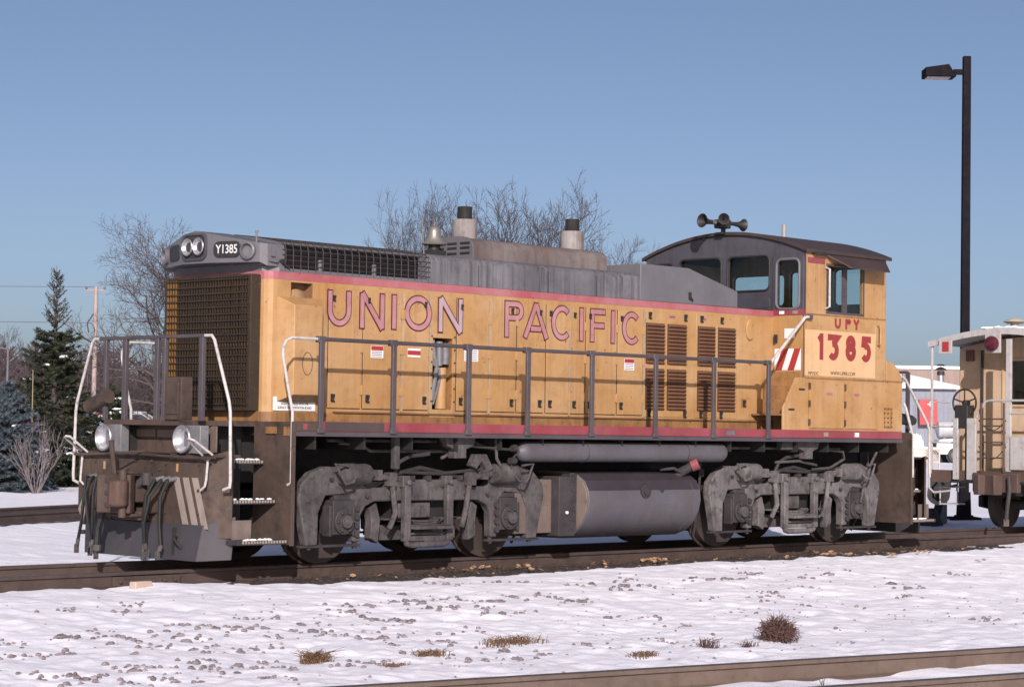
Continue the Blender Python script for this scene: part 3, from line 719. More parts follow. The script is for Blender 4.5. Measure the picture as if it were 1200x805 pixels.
for x0, x1, side in doors:
    mb = MB(); mb.box(x0, x1, HY-.0105, HY-.001, 1.83, 3.235)
    d = P('hood_door', mb, YEL, .004)
    mb = MB(); mb.box(x0-.011,x0-.003,HY-.004,HY-.0008,1.83,3.235); mb.box(x0-.003,x1+.003,HY-.004,HY-.0008,1.821,1.829); P('door_gap', mb, BLK, parent=d)
    lx = x0+.07 if side == 'L' else x1-.07; hx = x1+.012 if side == 'L' else x0-.012
    for z in (1.95, 3.12):
        o = mk('latch', latch_me, BLK, d, loc=(lx, HY-.018, z)); o.scale = (1,1,1) if z < 2 else (.7,1,.75)
    mb = MB(); mb.box(lx-.05, lx+.05, HY-.0125, HY-.009, 1.885, 2.015); P('latch_plate', mb, YEL, parent=d)
    for z in (2.05, 2.55, 2.98):
        mk('hinge', hinge_me, YEL, d, loc=(hx, HY-.010, z))
# vertical grey seam strips where the paint has gone
for x in (-5.985, ):
    pass
SEAM = paint('worn_grey_seam', (.33,.25,.19), (.42,.30,.17), dirt_amt=.35, streak=.3, rough=.6, scale=4)
for x in (-3.905, -3.445, -2.41, -.93, .54):
    mb = MB(); mb.box(x-.014, x+.014, HY-.0145, HY-.0005, 1.80, 3.26); P('seam_strip', mb, SEAM)
mb = MB(); mb.box(-6.004, -5.998, -.87+.03, -.80, 2.0, 3.0); 
# open hatch with pipework
mb = MB(); mb.panel(rect(-3.44,-3.01,1.745,2.775), [rect(-3.40,-3.06,1.84,2.72)], SY(HY-.014), .013)
hatch = P('hatch_frame', mb, YEL, .003)
mb = MB()
for x in (-3.42, -3.03):
    for z in np.linspace(1.78, 2.74, 7): mb.cyl((x,HY-.022,z),(x,HY-.012,z),.012,n=8)
P('bolt_row', mb, PILOT, parent=hatch)
mb = MB(); mb.box(-3.40,-3.06,HY+.20,HY+.21,1.84,2.72); mb.box(-3.405,-3.398,HY+.004,HY+.205,1.835,2.725); mb.box(-3.062,-3.055,HY+.004,HY+.205,1.835,2.725); mb.box(-3.4,-3.06,HY+.004,HY+.205,1.83,1.842); mb.box(-3.4,-3.06,HY+.004,HY+.205,2.718,2.73)
P('hatch_lining', mb, YELD, parent=hatch)
PIPEG = paint('pipe_grey', (.13,.128,.14), (.19,.187,.20), dirt_amt=.5, streak=0, rough=.5, rust=.1, scale=4)
mb = MB()
mb.tube([(-3.34,HY+.06,2.70),(-3.34,HY+.03,2.50),(-3.30,HY+.02,2.36),(-3.33,HY+.03,2.15),(-3.35,HY+.05,1.95)], .03, 10)
mb.cyl((-3.34,HY+.0,2.42),(-3.34,HY+.1,2.42),.05); mb.cyl((-3.24,HY+.04,2.68),(-3.24,HY+.04,2.38),.042); mb.cyl((-3.13,HY+.05,2.66),(-3.13,HY+.05,2.40),.05)
mb.tube([(-3.22,HY+.06,2.38),(-3.22,HY+.05,2.2),(-3.28,HY+.04,2.05),(-3.33,HY+.05,1.9)], .018, 8)
P('pipework', mb, PIPEG, parent=hatch)
mb = MB(); mb.cyl((-3.16,HY+.09,1.85),(-3.16,HY+.09,2.36),.07); P('filter_canister', mb, YEL, parent=hatch)
# lettering on the hood
Y_L = HY - .0125
for ch, a, b, z0, z1, m_ in (('U',-5.10,-4.75,2.80,3.205,LET),('N',-4.60,-4.22,2.79,3.205,LET),('I',-4.105,-4.005,2.80,3.205,LET),('O',-3.875,-3.44,2.80,3.215,LET),('N',-3.31,-2.91,2.80,3.215,LETN),
        ('P',-2.145,-1.82,2.785,3.235,LET),('A',-1.79,-1.37,2.79,3.225,LET),('C',-1.29,-.93,2.785,3.225,LET),('I',-.765,-.665,2.79,3.215,LET),('F',-.535,-.26,2.79,3.215,LET),('I',-.145,-.045,2.785,3.21,LET),('C',.09,.44,2.785,3.21,LET)):
    letter(ch, a, b, z0, z1, .060, Y_L - (.004 if ch in 'NIO' and a < -3 else 0), m_, LRED)
# decals on the doors
def decal(x0, x1, z0, z1, y, head, parent=None, lines=4, hm=REDP):
    mb = MB(); mb.box(x0, x1, y-.003, y, z0, z1); d = P('warning_decal', mb, WHITE, parent=parent)
    if head:
        mb = MB(); mb.box(x0+.004, x1-.004, y-.0045, y-.0028, z1-(z1-z0)*head, z1-.004); P('decal_header', mb, hm, parent=d)
    mb = MB()
    for k in range(lines):
        z = z0 + (z1-z0)*(1-head)*(k+.6)/(lines+.4); mb.box(x0+.015, x1-.02, y-.0042, y-.003, z, z+.007)
    P('decal_print', mb, BLKP, parent=d)
    return d
decal(-4.42,-4.22,2.44,2.585,Y_L-.001,.38)
dd = decal(-3.82,-3.61,2.47,2.575,Y_L-.001,.0,lines=0); mb = MB(); mb.box(-3.82,-3.61,Y_L-.0055,Y_L-.0037,2.495,2.55); P('decal_header', mb, REDP, parent=dd)
decal(-2.86,-2.62,2.45,2.63,Y_L-.001,.16, lines=6, hm=LET)
decal(.14,.34,2.43,2.585,Y_L-.001,.36)
# --- louvred doors at the rear of the hood
sl = MB()
sl.add([(-.155,0,.024),(.155,0,.024),(.155,-.032,-.012),(-.155,-.032,-.012),(-.155,-.004,-.022),(.155,-.004,-.022),(-.155,0,-.022),(.155,0,-.022)],
       [(0,3,2,1),(3,4,5,2),(0,6,4,3),(1,2,5,7)])
slat_me = sl.mesh('slat', None); slat_me.materials.append(LOUV)
for xa, xb in ((.58,.965),(1.03,1.43),(1.68,2.055),(2.125,2.51)):
    mb = MB(); mb.box(xa-.035, xb+.04, HY-.009, HY-.001, 1.81, 3.255); dr = P('louvre_door', mb, YEL, .004)
    for z0, z1 in ((2.53,3.09),(1.905,2.47)):
        mb = MB(); mb.box(xa, xb, HY-.0125, HY-.0085, z0, z1); pn = P('louvre_panel', mb, SOOT_SHADE)
        n = 11; w = (xb-xa)
        for k in range(n):
            o = mk('slat', slat_me, LOUV, pn, loc=((xa+xb)/2, HY-.0125, z0+(k+.5)*(z1-z0)/n)); o.scale = (w/.33, 1, (z1-z0)/n/.052)
    for z in (1.86, 3.19): mk('latch', latch_me, BLK, dr, loc=(xb-.02 if xa in (1.03,) else xa+.08, HY-.018, z))
for x in (1.05, 1.72):
    mb = MB(); mb.box(x, x+.15, HY-.013, HY-.0085, 3.165, 3.215); d = P('red_stencil', mb, FADW); mb = MB(); mb.box(x+.02, x+.13, HY-.0145, HY-.0125, 3.18, 3.20); P('decal_print', mb, REDP, parent=d)
mb = MB(); mb.box(2.57, 3.38, HY-.008, HY-.001, 1.80, 3.255); rp = P('rear_hood_panel', mb, YEL, .004)
mb = MB(); mb.lathe([(.10,0),(.135,.012),(.125,.035),(.07,.05),(.01,.055)], (2.85, HY-.006, 3.09), (0,-1,0), 28); mb2 = mb
mb = MB(); mb.lathe([(.085,0),(.088,.02),(.08,.035),(.02,.042)], (0,0,0), (0,-1,0), 28)
me = mb.mesh('round_cover'); me.transform(Matrix.Diagonal((1.05,1,1.75,1))); me.transform(Matrix.Translation((2.83,HY-.008,3.09))); mk('round_cover', me, YEL, loco)
mb = MB(); mb.box(2.66,2.78,HY-.014,HY-.007,1.97,2.10); P('latch_plate', mb, YELD, parent=rp); mk('latch', latch_me, BLK, rp, loc=(2.72,HY-.02,2.035))
# --- front: radiator grille
mb = MB(); mb.box(-6.03, -5.995, -.78, .78, 1.80, 3.32); P('radiator_core', mb, SHUT)
mb = MB(); rg = random.Random(3)
for k in range(11):
    y = -.74 + k*.138; mb.box(-6.055, -6.032, y, y+.10, 1.84+rg.uniform(0,.15), 3.28)
P('radiator_shutter', mb, paint('shutter_tan', (.035,.022,.014), (.20,.098,.042), dirt=(.012,.009,.008), dirt_amt=.8, streak=.5, rough=.8, scale=3.2))
gr = MB(); 
for (a, b) in ((.78,.82), (-.82,-.78)): gr.box(-6.14, -5.99, a, b, 1.78, 3.345)
gr.box(-6.14,-5.99,-.778,.778,3.318,3.347); gr.box(-6.14,-5.99,-.778,.778,1.778,1.81)
grille = P('grille_frame', gr, GRILL, .004)
vb = MB().box(-.009,.009,-.0065,.0065,-.765,.765).mesh('grille_bar'); vb.materials.append(GRILL)
vby = vb.copy(); vby.materials[0] = GRILY
hb = MB().box(-.007,.007,-.775,.775,-.007,.007).mesh('grille_bar'); hb.materials.append(GRILL)
for k in range(31):
    mk('grille_bar', vby if k > 26 else vb, GRILL, grille, loc=(-6.128, -.765+k*.051, 2.565))
for k in range(19):
    mk('grille_bar', hb, GRILL, grille, loc=(-6.143, 0, 1.85+k*.0805))
mb = MB(); mb.box(-6.02,-5.985,-.835,.835,1.66,1.776); P('grille_sill', mb, YELD)
mb = MB(); mb.box(-6.012,-5.998,-.90,-.865,1.95,3.05)
# --- number box and headlights
fr = [(-5.84,-.955),(-6.02,-.955),(-6.10,-.91),(-6.33,-.24),(-6.33,.24),(-6.10,.91),(-6.02,.955),(-5.84,.955)]
tz = lambda y: 3.865 - .175*abs(y)/.955
mb = MB(); n = len(fr)
vs = [(x,y,tz(y)) for x,y in fr] + [(x,y,3.48 if x < -6.05 else 3.44) for x,y in fr] + [(max(x,-5.995),max(-.83,min(.83,y)) if x<-6.0 else y,3.475 if x<-6.05 else 3.435) for x,y in fr] + [(max(x,-5.995),max(-.83,min(.83,y)) if x<-6.0 else y,3.383) for x,y in fr] + [(-5.84,0,3.865),(-6.33,0,3.865)]
fs = []
for i in range(n-1):
    fs += [(i, n+i, n+i+1, i+1) if i != 3 else (3, n+3, n+4, 4, 4*n+1), (n+i, 2*n+i, 2*n+i+1, n+i+1), (2*n+i, 3*n+i, 3*n+i+1, 2*n+i+1)]
fs += [(0,1,2,3,4*n+1,4*n), (4*n,4*n+1,4,5,6,7)]
mb.add(vs, fs); nbx = P('number_box', mb, GRYB, .006, sharp=25)
hp = MB(); hp.panel(rrect(-.235,.235,3.515,3.835,.09), [rrect(-.205,.205,3.545,3.805,.075)], FX(-6.352), .025)
hl = P('headlight_housing', hp, GRYC, .003)
mb = MB(); mb.panel(rrect(-.205,.205,3.545,3.805,.075), [], FX(-6.337), .004); P('housing_back', mb, TRKD, parent=hl)
for y in (-.105, .105):
    mb = MB(); mb.lathe([(.095,0),(.09,-.012),(.07,.02),(.03,.045),(.008,.05)], (-6.365, y, 3.675), (1,0,0), 24, caps=False)
    h = P('headlight', mb, LAMPR, parent=loco)
    mb = MB(); mb.lathe([(.092,0),(.07,.018),(.03,.028),(.004,.03)], (-6.368,y,3.675), (-1,0,0), 24, caps=False); P('headlight_lens', mb, LENS, parent=h)
    mb = MB(); mb.tube([(-6.368, y+.096*cos(a), 3.675+.096*sin(a)) for a in np.linspace(0,2*pi,28)[:-1]], .009, 6, closed=True); P('headlight_rim', mb, STEEL, parent=h)
for s in (-1, 1):
    a = Vector((-6.33, s*.24, 0)); b = Vector((-6.10, s*.91, 0)); d = (b-a).normalized(); nrm = Vector((-abs(d.y), s*abs(d.x), 0)).normalized()
    if s > 0: ud = -d; base = b
    else: ud = d; base = a
    fm = (lambda base, ud, nrm, k: (lambda u, v, dd: tuple(base + ud*u + nrm*(k-dd) + Vector((0,0,v)))))(base, ud, nrm, .012)
    uc = .27 if s < 0 else .71-.27
    mb = MB(); mb.panel(rrect(uc-.185, uc+.185, 3.535, 3.725, .075), [], fm, .014); nb = P('number_board', mb, BLKP, .003)
    c = base + ud*uc + nrm*.0135 + Vector((0,0,3.63))
    if s < 0: text('Y1385', .142, c, FADW2, nb, facing=nrm, sx=.80, bold=.002)
    cc = base + ud*(.565 if s < 0 else .71-.565) + nrm*.0 + Vector((0,0,3.61))
    mb = MB(); mb.lathe([(.098,-.005),(.102,.045),(.080,.058),(.072,.010),(.03,.004),(.004,.002)], cc, nrm, 26, caps=False)
    P('class_light', mb, GRYB, .002)
mb = MB(); mb.tube([(-6.1,-.85,3.70),(-6.1,-.85,3.80),(-6.1,-.85,3.84)], [.012,.012,.022], 8); P('eye_bolt', mb, PIPEG)
mb = MB(); mb.cbox((-5.95,-.965,3.60),(.05,.03,.10)); mb.tube([(-6.0,-.97,3.50),(-5.9,-.99,3.49),(-5.86,-.97,3.52)], .012, 6); P('lifting_lug', mb, GRYB)
# --- upper hood: radiator section with wire screen
sec = [(-.95,3.386),(-.95,3.65),(-.93,3.70),(-.87,3.735),(-.5,3.80),(0,3.855)]
def section_solid(mb, x0, x1, sec):
    pr = sec + [(-y, z) for y, z in sec[::-1] if y < -1e-6]; n = len(pr)
    vs = [(x0,y,z) for y,z in pr] + [(x1,y,z) for y,z in pr]
    fs = [(i, i+n, i+1+n, i+1) for i in range(n-1)] + [(n-1, 2*n-1, n, 0), tuple(range(n)), tuple(range(2*n-1, n-1, -1))]
    mb.add(vs, fs)
mb = MB(); section_solid(mb, -5.838, -5.76, sec); section_solid(mb, -3.50, -3.44, sec); PE('radiator_bulkhead', mb, GRYB, .004)
mb = MB(); mb.box(-5.76,-3.50,-.78,.78,3.39,3.72); mb.box(-5.76,-3.50,-.9,.9,3.386,3.42); P('radiator_top', mb, DARK)
mb = MB(); mb.box(-5.76,-3.50,-.955,-.90,3.386,3.425); mb.box(-5.76,-3.5,.90,.955,3.386,3.425)
for y in (-.45, .45): mb.box(-5.76,-3.5,y-.04,y+.04,3.72,3.80)
for x in (-5.15,-4.3): mb.cyl((x,-.86,3.43),(x,-.86,3.56),.03)
PE('radiator_rail', mb, GRYB)
mb = MB(); wire = sec[1:]
def wp(x): return [(x,y-.006,z+.004) for y,z in [(-.955,3.40)]+sec[1:]] + [(x,.5,3.80),(x,.87,3.735),(x,.95,3.65),(x,.955,3.40)]
for x in np.arange(-5.75, -3.45, .113): mb.tube(wp(x), .0055, 4, caps=False)
for y, z in ((-.958,3.46),(-.958,3.52),(-.958,3.58),(-.958,3.64),(-.935,3.70),(-.87,3.742),(-.75,3.762),(-.63,3.783),(-.5,3.806),(-.3,3.828),(-.1,3.85),(.2,3.84),(.5,3.806),(.75,3.762)):
    mb.tube([(-5.8,y,z),(-3.46,y,z)], .0055, 4, caps=False)
P('radiator_screen', mb, TRKD)
mb = MB(); mb.cyl((-5.80,-.975,3.5),(-5.80,-.95,3.5),.03); mb.tube([(-5.80,-.985,3.50),(-5.77,-.985,3.46),(-5.72,-.985,3.43)], .014, 6); P('screen_latch', mb, BLK)
# grey streaked upper hood
sec2 = [(-.95,3.386),(-.95,3.66),(-.935,3.705),(-.90,3.735),(-.80,3.76),(0,3.84)]
mb = MB(); section_solid(mb, -3.438, .46, sec2); uh = P('upper_hood', mb, GRY, .004)
for x in (-2.62, -1.35, -.42):
    mb = MB(); mb.box(x-.004,x+.004,-.954,-.949,3.39,3.66); P('upper_seam', mb, TRKD, parent=uh)
# flat sided box in front of the cab
mb = MB(); poly = [(.462,3.387),(2.56,3.387),(2.56,3.62),(1.47,3.885),(.462,3.885)]
mb.prism(poly, SY(-.957), 0, 1.914); P('roof_box', mb, GRYB, .008)
mb = MB(); mb.cbox((1.49,-.97,3.50),(.035,.03,.10)); mb.cyl((1.49,-.99,3.47),(1.53,-.99,3.44),.014,n=8); P('box_latch', mb, BLK)
# casing on the roof with stacks
cs = [(-.42,3.76),(-.42,3.93),(-.40,4.0),(-.34,4.05),(-.24,4.075),(0,4.08)]
mb = MB(); section_solid(mb, -2.2, .38, cs); cas = P('exhaust_casing', mb, RUSTY, .006)
mb = MB(); section_solid(mb, -2.225, -2.203, [(-.44,3.76),(-.44,3.95),(-.41,4.02),(-.35,4.07),(-.24,4.095),(0,4.10)]); P('casing_front_plate', mb, GRYB, .003)
mb = MB()
for z in (3.86,3.93,3.99):
    for y in (-.38,-.14,.10): mb.box(-2.235,-2.222,y,y+.17,z,z+.028)
P('casing_slot', mb, BLK)
for x in (-1.955, .11):
    mb = MB(); mb.lathe([(.165,0),(.165,.30),(.158,.31),(.10,.31),(.10,.20)], (x,0,4.03), (0,0,1), 28, caps=False); st = P('exhaust_stack', mb, paint('stack_grey', (.22,.20,.20), (.30,.27,.26), dirt=(.08,.05,.04), dirt_amt=.6, streak=.7, rough=.6, rust=.12, smap=(14,14,1)))
    mb = MB(); mb.lathe([(.097,0),(.097,.48),(.09,.48),(.09,.1)], (x,0,4.03), (0,0,1), 28, caps=False); P('stack_pipe', mb, SOOT_SHADE, parent=st)
# bell
mb = MB(); mb.lathe([(.02,.235),(.045,.23),(.075,.20),(.085,.15),(.095,.08),(.125,.03),(.165,.0),(.155,-.015),(.13,0)], (-2.50,0,3.985), (0,0,1), 30, caps=False); bell = P('bell', mb, BRASS)
mb = MB(); mb.cyl((-2.5,0,3.80),(-2.5,0,3.98),.07); mb.box(-2.62,-2.38,-.1,.1,3.84,3.90); P('bell_mount', mb, BLK, parent=bell)
mb = MB(); mb.tube([(-2.62,.06,3.85),(-2.66,.06,4.29),(-2.5,.0,4.30),(-2.5,0,4.2)], .011, 6); P('bell_bracket', mb, PIPEG, parent=bell)

# --- cab
CX0, CX1, CY = 3.42, 5.40, 1.52
EZ, PZ = 4.235, 4.53
def archz(y): return PZ - (PZ-EZ)*(y/CY)**2
arch = [(CY*(1-2*i/16), archz(CY*(1-2*i/16))) for i in range(17)]
wins = [rrect(-1.40,-.97,3.72,4.15,.07), rrect(-.86,-.04,3.68,4.20,.09), rrect(.08,.86,3.69,4.20,.09), rrect(1.0,1.415,3.41,4.13,.09)]
outer = [(-CY,3.40),(CY,3.40)] + [(u, z) for u, z in arch]
mb = MB(); mb.panel(outer, wins, FX(CX0), .06); cab = P('cab_front', mb, GRYC, .004)
mb = MB(); mb.panel(rect(-CY,CY,1.655,3.317), [], FX(CX0), .06); P('cab_front_lower', mb, YEL, .003)
mb = MB(); mb.panel(rect(-CY,CY,3.319,3.398), [], FX(CX0-.001), .06); P('cab_stripe', mb, RED)
def ring(poly, fmap, r, n=6):
    return MB().tube([fmap(u,v,0) for u,v in poly], r, n, closed=True)
for i, w in enumerate(wins[:3]):
    f_ = P('cab_window', ring(w, FX(CX0-.002), .017), BLK)
    mb = MB(); mb.panel(w, [], FX(CX0+.03), .005); P('window_pane', mb, GLASS, parent=f_)
# cab door
mb = MB(); mb.panel(rrect(.925,1.49,1.90,4.20,.06), [wins[3]], FX(CX0-.02), .019); dr = P('cab_door', mb, GRYC, .004)
mb = MB(); mb.panel(rrect(.93,1.485,1.905,3.312,.03), [], FX(CX0-.024), .004); P('door_lower_panel', mb, YEL, parent=dr)
mb = MB(); mb.panel(rect(.93,1.485,3.316,3.40), [], FX(CX0-.025), .005); P('door_stripe', mb, RED, parent=dr)
P('door_window_rim', ring(wins[3], FX(CX0-.022), .02), GRYB, parent=dr)
mb = MB(); mb.panel(wins[3], [], FX(CX0+.02), .005); P('window_pane', mb, GLASS, parent=dr)
mb = MB(); mb.cbox((CX0-.05,-1.02,2.98),(.05,.03,.12)); P('door_handle', mb, BLK, parent=dr)
# safety stripes on the door
z0, z1 = 2.525, 2.835; mb = MB(); mb.panel(rect(.985,1.455,z0,z1), [], FX(CX0-.0275), .003); sp = P('safety_panel', mb, WHITE, parent=loco)
for u in (1.0, 1.22):
    mb = MB(); mb.panel([(u,z0),(u+.115,z0),(min(u+.235,1.453),z1),(u+.12,z1)], [], FX(CX0-.0295), .0018); P('safety_stripe', mb, REDP, parent=sp)
mb = MB(); mb.panel(rect(1.16,1.345,2.985,3.125), [], FX(CX0-.0275), .003); P('white_notice', mb, WHITE)
for u, m_ in ((1.06,WHITE),(1.30,FADW)):
    mb = MB(); mb.panel(rect(u,u+.09,3.335,3.38), [], FX(CX0-.027), .002); P('stripe_decal', mb, m_)
# door eave moulding left of the door and number of small bits
mb = MB(); mb.panel(rrect(.10,.87,3.43,3.60,.05), [], FX(CX0-.012), .012); P('front_moulding', mb, GRYC, .006)
# side walls
sw = rect(3.93,4.80,3.39,4.055)
for s, nm in ((-1,'cab_side'),(1,'cab_side')):
    fm = (lambda u,v,d: (u,-CY+d,v)) if s < 0 else (lambda u,v,d: (u,CY-d,v))
    o = [(CX0+.062,2.42),(CX1-.062,2.42),(CX1-.062,EZ-.01),(CX0+.062,EZ-.01)]
    hole = sw if s < 0 else rect(4.75,6,0,1)
    mb = MB()
    if s < 0: mb.panel(o, [sw], fm, .05)
    else: mb.panel(o, [rect(3.93,4.80,3.39,4.055)], fm, .05)
    side = P(nm, mb, YEL, .003)
mb = MB(); mb.box(CX0-.002, CX0+.061, -CY-.002, -CY+.0, 2.42, EZ-.012); P('corner_strip', mb, YEL)
mb = MB(); mb.panel(rect(3.90,4.83,3.36,4.085), [sw], lambda u,v,d:(u,-CY-.014+d,v), .014); wf = P('side_window_frame', mb, POST, .003)
mb = MB(); mb.box(4.315,4.40,-CY-.010,-CY+.03,3.392,4.053); P('window_mullion', mb, POST, parent=wf)
mb = MB(); mb.box(4.40,4.80,-CY+.008,-CY+.013,3.392,4.053); P('window_pane', mb, GLASS, parent=wf)
mb = MB(); mb.box(3.93,4.315,-CY+.028,-CY+.033,3.392,4.053); P('window_pane', mb, GLASS, parent=wf)
# rear wall
rw = [rrect(.35,1.38,3.60,4.09,.08), rrect(-1.42,-.58,3.57,4.13,.08), rrect(-.42,.25,3.55,4.12,.06)]
mb = MB(); mb.panel([(-CY,1.655),(CY,1.655)] + arch, rw, RX(CX1), .06); P('cab_rear', mb, YEL, .004)
for w in rw:
    f_ = P('rear_window', ring(w, RX(CX1+.002), .017), BLK); mb = MB(); mb.panel(w, [], RX(CX1-.03), .005); P('window_pane', mb, GLASS, parent=f_)
mb = MB(); mb.panel(rect(3.93,4.80,3.39,4.055), [], lambda u,v,d:(u,CY-.02-d,v), .005); P('window_pane', mb, GLASS)
# interior
mb = MB(); mb.box(CX0+.07,CX1-.07,-CY+.06,CY-.06,2.40,2.44); P('cab_floor', mb, DARK)
mb = MB(); mb.box(3.98,4.32,-1.25,-.85,2.46,3.42); mb.box(4.22,4.33,-1.28,-.82,3.3,3.86); mb.box(4.5,5.3,-1.4,-1.0,2.45,3.50); mb.box(3.49,3.80,-.7,-.35,2.45,3.70); PE('control_stand', mb, DARK, .02)
mb = MB()
for i in range(16):
    (y0,za),(y1,zb) = arch[i], arch[i+1]
    mb.add([(CX0+.062,y0,za-.02),(CX0+.062,y1,zb-.02),(CX1-.062,y1,zb-.02),(CX1-.062,y0,za-.02)], [(0,1,2,3)])
P('cab_ceiling', mb, DARK)
# roof
mb = MB(); pts = []
for i in range(25):
    y = 1.575*(1-2*i/24); pts.append((y, archz(y)))
n = len(pts); xs_ = (CX0-.045, CX1+.07)
vs = [(x,y,z+k) for x in xs_ for k in (.0015,.05) for y, z in pts]
fs = []
for i in range(n-1):
    a, b, c, d = i, n+i, 2*n+i, 3*n+i
    fs += [(a, c, c+1, a+1), (b, b+1, d+1, d), (a, a+1, b+1, b), (c, d, d+1, c+1)]
fs += [(0,n,3*n,2*n),(n-1,3*n-1,4*n-1,2*n-1)]
mb.add(vs, fs); P('cab_roof', mb, ROOFB, .004)
mb = MB(); mb.box(CX0+.03,3.85,-CY-.012,-CY-.001,4.075,4.15); P('eave_stripe', mb, RED); mb = MB(); mb.box(5.16,CX1,-CY-.012,-CY-.001,4.05,4.12); P('eave_stripe', mb, RED)
mb = MB(); mb.hexa([(3.84,-1.545,4.20),(4.15,-1.80,4.01),(5.10,-1.80,4.01),(5.33,-1.545,4.20)][::-1], [(3.84,-1.545,4.222),(4.15,-1.80,4.03),(5.10,-1.80,4.03),(5.33,-1.545,4.222)][::-1]); P('window_awning', mb, ROOFB, .004)
mb = MB(); mb.box(3.55,3.83,-1.60,-1.53,4.19,4.225); P('awning_rail', mb, BLK)
mb = MB(); mb.tube([(CX1+.06,-1.3,4.17),(CX1+.09,-1.36,4.12),(CX1+.09,-1.36,4.0),(CX1+.05,-1.3,3.98)], .03, 8); P('rear_marker_bracket', mb, BLK)
# horn and aerial
mb = MB(); mb.cyl((3.40,0,4.55),(3.40,0,4.64),.035); mb.box(3.30,3.50,-.07,.07,4.545,4.575); mb.cbox((3.38,0,4.70),(.20,.16,.13)); horn = P('air_horn', mb, BLK, .006)
for (a, b, r) in (((3.32,.0,4.70),(2.93,.02,4.72),.105),((3.45,-.03,4.72),(3.78,-.08,4.71),.095),((3.38,.02,4.74),(3.14,-.22,4.75),.085)):
    A = Vector(a); B = Vector(b); L = (B-A).length; mb = MB()
    mb.lathe([(.028,0),(.03,L*.45),(.04,L*.7),(.065,L*.88),(r,L),(r*.93,L),(.05,L*.85),(.01,L*.6)], A, B-A, 22, caps=False); P('horn_bell', mb, BLK if r > .09 else TRKD, parent=horn)
mb = MB(); mb.cyl((3.14,0.01,4.715),(3.22,.008,4.71),.036); P('horn_collar', mb, STEEL, parent=horn)
mb = MB(); mb.cyl((4.87,0,4.5),(4.87,0,4.81),.034); P('radio_aerial', mb, paint('aerial_grey', (.30,.27,.25), dirt_amt=.4, streak=0, rough=.4))
# cab number panel
YS = -CY - .0035
mb = MB(); mb.box(3.40,5.13,YS,-CY,2.45,3.11); cp = P('number_panel', mb, YELF)
for ch, a, b in (('1',3.72,3.835),('3',3.945,4.215),('8',4.38,4.635),('5',4.765,5.02)):
    letter(ch, a, b, 2.685, 3.065, .095 if ch != '1' else .085, YS-.004, NRED, name='cab_number', parent=cp)
for ch, a, b in (('U',4.115,4.265),('P',4.375,4.51),('Y',4.575,4.72)):
    letter(ch, a, b, 3.15, 3.30, .042, -CY-.004, NRED, name='reporting_mark')
text('WWW.UPRR.COM', .075, (4.32, YS-.0015, 2.495), BLKP, cp, sx=.98)
text('MP15DC', .07, (3.605, YS-.0015, 2.48), BLKP, cp, sx=.95)
mb = MB(); mb.tube([(5.17,-1.53,3.235),(5.17,-1.59,3.235),(5.17,-1.59,2.955),(5.17,-1.53,2.955)], .016, 8); P('grab_iron', mb, YEL)
mb = MB(); mb.box(5.13,5.21,-1.526,-1.519,2.93,3.26); P('grab_plate', mb, YEL, .004)
mb = MB(); mb.tube([(3.875,-1.53,4.02),(3.875,-1.60,4.0),(3.875,-1.60,3.45),(3.875,-1.53,3.43)], .016, 8); P('grab_iron', mb, WRAIL)
mb = MB(); mb.box(3.425,5.40,-1.526,-1.5195,3.325,3.342); P('cab_belt_seam', mb, YELD)
# lower cab box and battery box
mb = MB(); mb.box(3.43,5.42,-1.525,1.525,1.658,2.418); P('cab_base', mb, YEL, .004)
prof = [(5.42,1.658),(5.84,1.658),(5.84,2.40),(5.80,2.52),(5.70,2.63),(5.56,2.70),(5.42,2.72)]
mb = MB(); mb.prism(prof, lambda u,v,d:(u,-1.522+d,v), 0, 3.044); P('rear_box', mb, YEL, .004)
mb = MB(); mb.box(3.40,5.845,-1.531,-1.523,2.405,2.425); P('base_seam', mb, YELD)
for xa, xb in ((3.50,4.335),(4.375,5.17)):
    mb = MB(); mb.box(xa,xb,-1.545,-1.526,1.695,2.39); d = P('equipment_door', mb, YEL, .005)
    for z in (1.78,2.05,2.30):
        for x in ((xa-.008,) if xa < 4 else (xa-.022,)): 
            mb = MB(); mb.cyl((x,-1.548,z-.045),(x,-1.548,z+.045),.016,n=8); P('hinge', mb, PILOT, parent=d)
    mb = MB(); mb.box(xa+.40 if xa < 4 else xa+.20, xa+.54 if xa < 4 else xa+.33, -1.5485,-1.5445, 2.175, 2.215); P('red_decal', mb, PINK, parent=d)
mb = MB(); mb.panel(rect(5.36,5.56,1.72,2.02), [rect(5.385,5.535,1.745,1.995)], lambda u,v,d:(u,-1.534+d,v), .010); P('riveted_plate_rim', mb, YELD)
mb = MB()
for x in (5.37,5.46,5.55):
    for z in np.linspace(1.735,2.005,5): mb.cyl((x,-1.542,z),(x,-1.53,z),.011,n=6)
PE('plate_rivet', mb, PILOT, gap=.001)
# steps from the walkway up to the cab door
mb = MB(); mb.prism([(2.90,1.66),(3.43,1.66),(3.43,2.415),(3.20,2.415),(2.90,1.98)], lambda u,v,d:(u,-1.528+d,v), 0, .03); ss = P('step_side', mb, YEL, .004)
mb = MB()
for x, z in ((3.26,2.245),(3.02,1.955)): mb.box(x,x+.14,-1.531,-1.527,z-.014,z+.014)
P('step_slot', mb, BLK, parent=ss)
for k, (xa, z) in enumerate(((2.88,1.89),(3.02,2.10),(3.17,2.30))):
    mb = MB(); mb.box(xa, xa+.25, -1.495, -.97, z-.025, z); mb.box(xa+.135, xa+.155, -1.495, -.97, z, z+.20); P('cab_step', mb, YELD, .004)
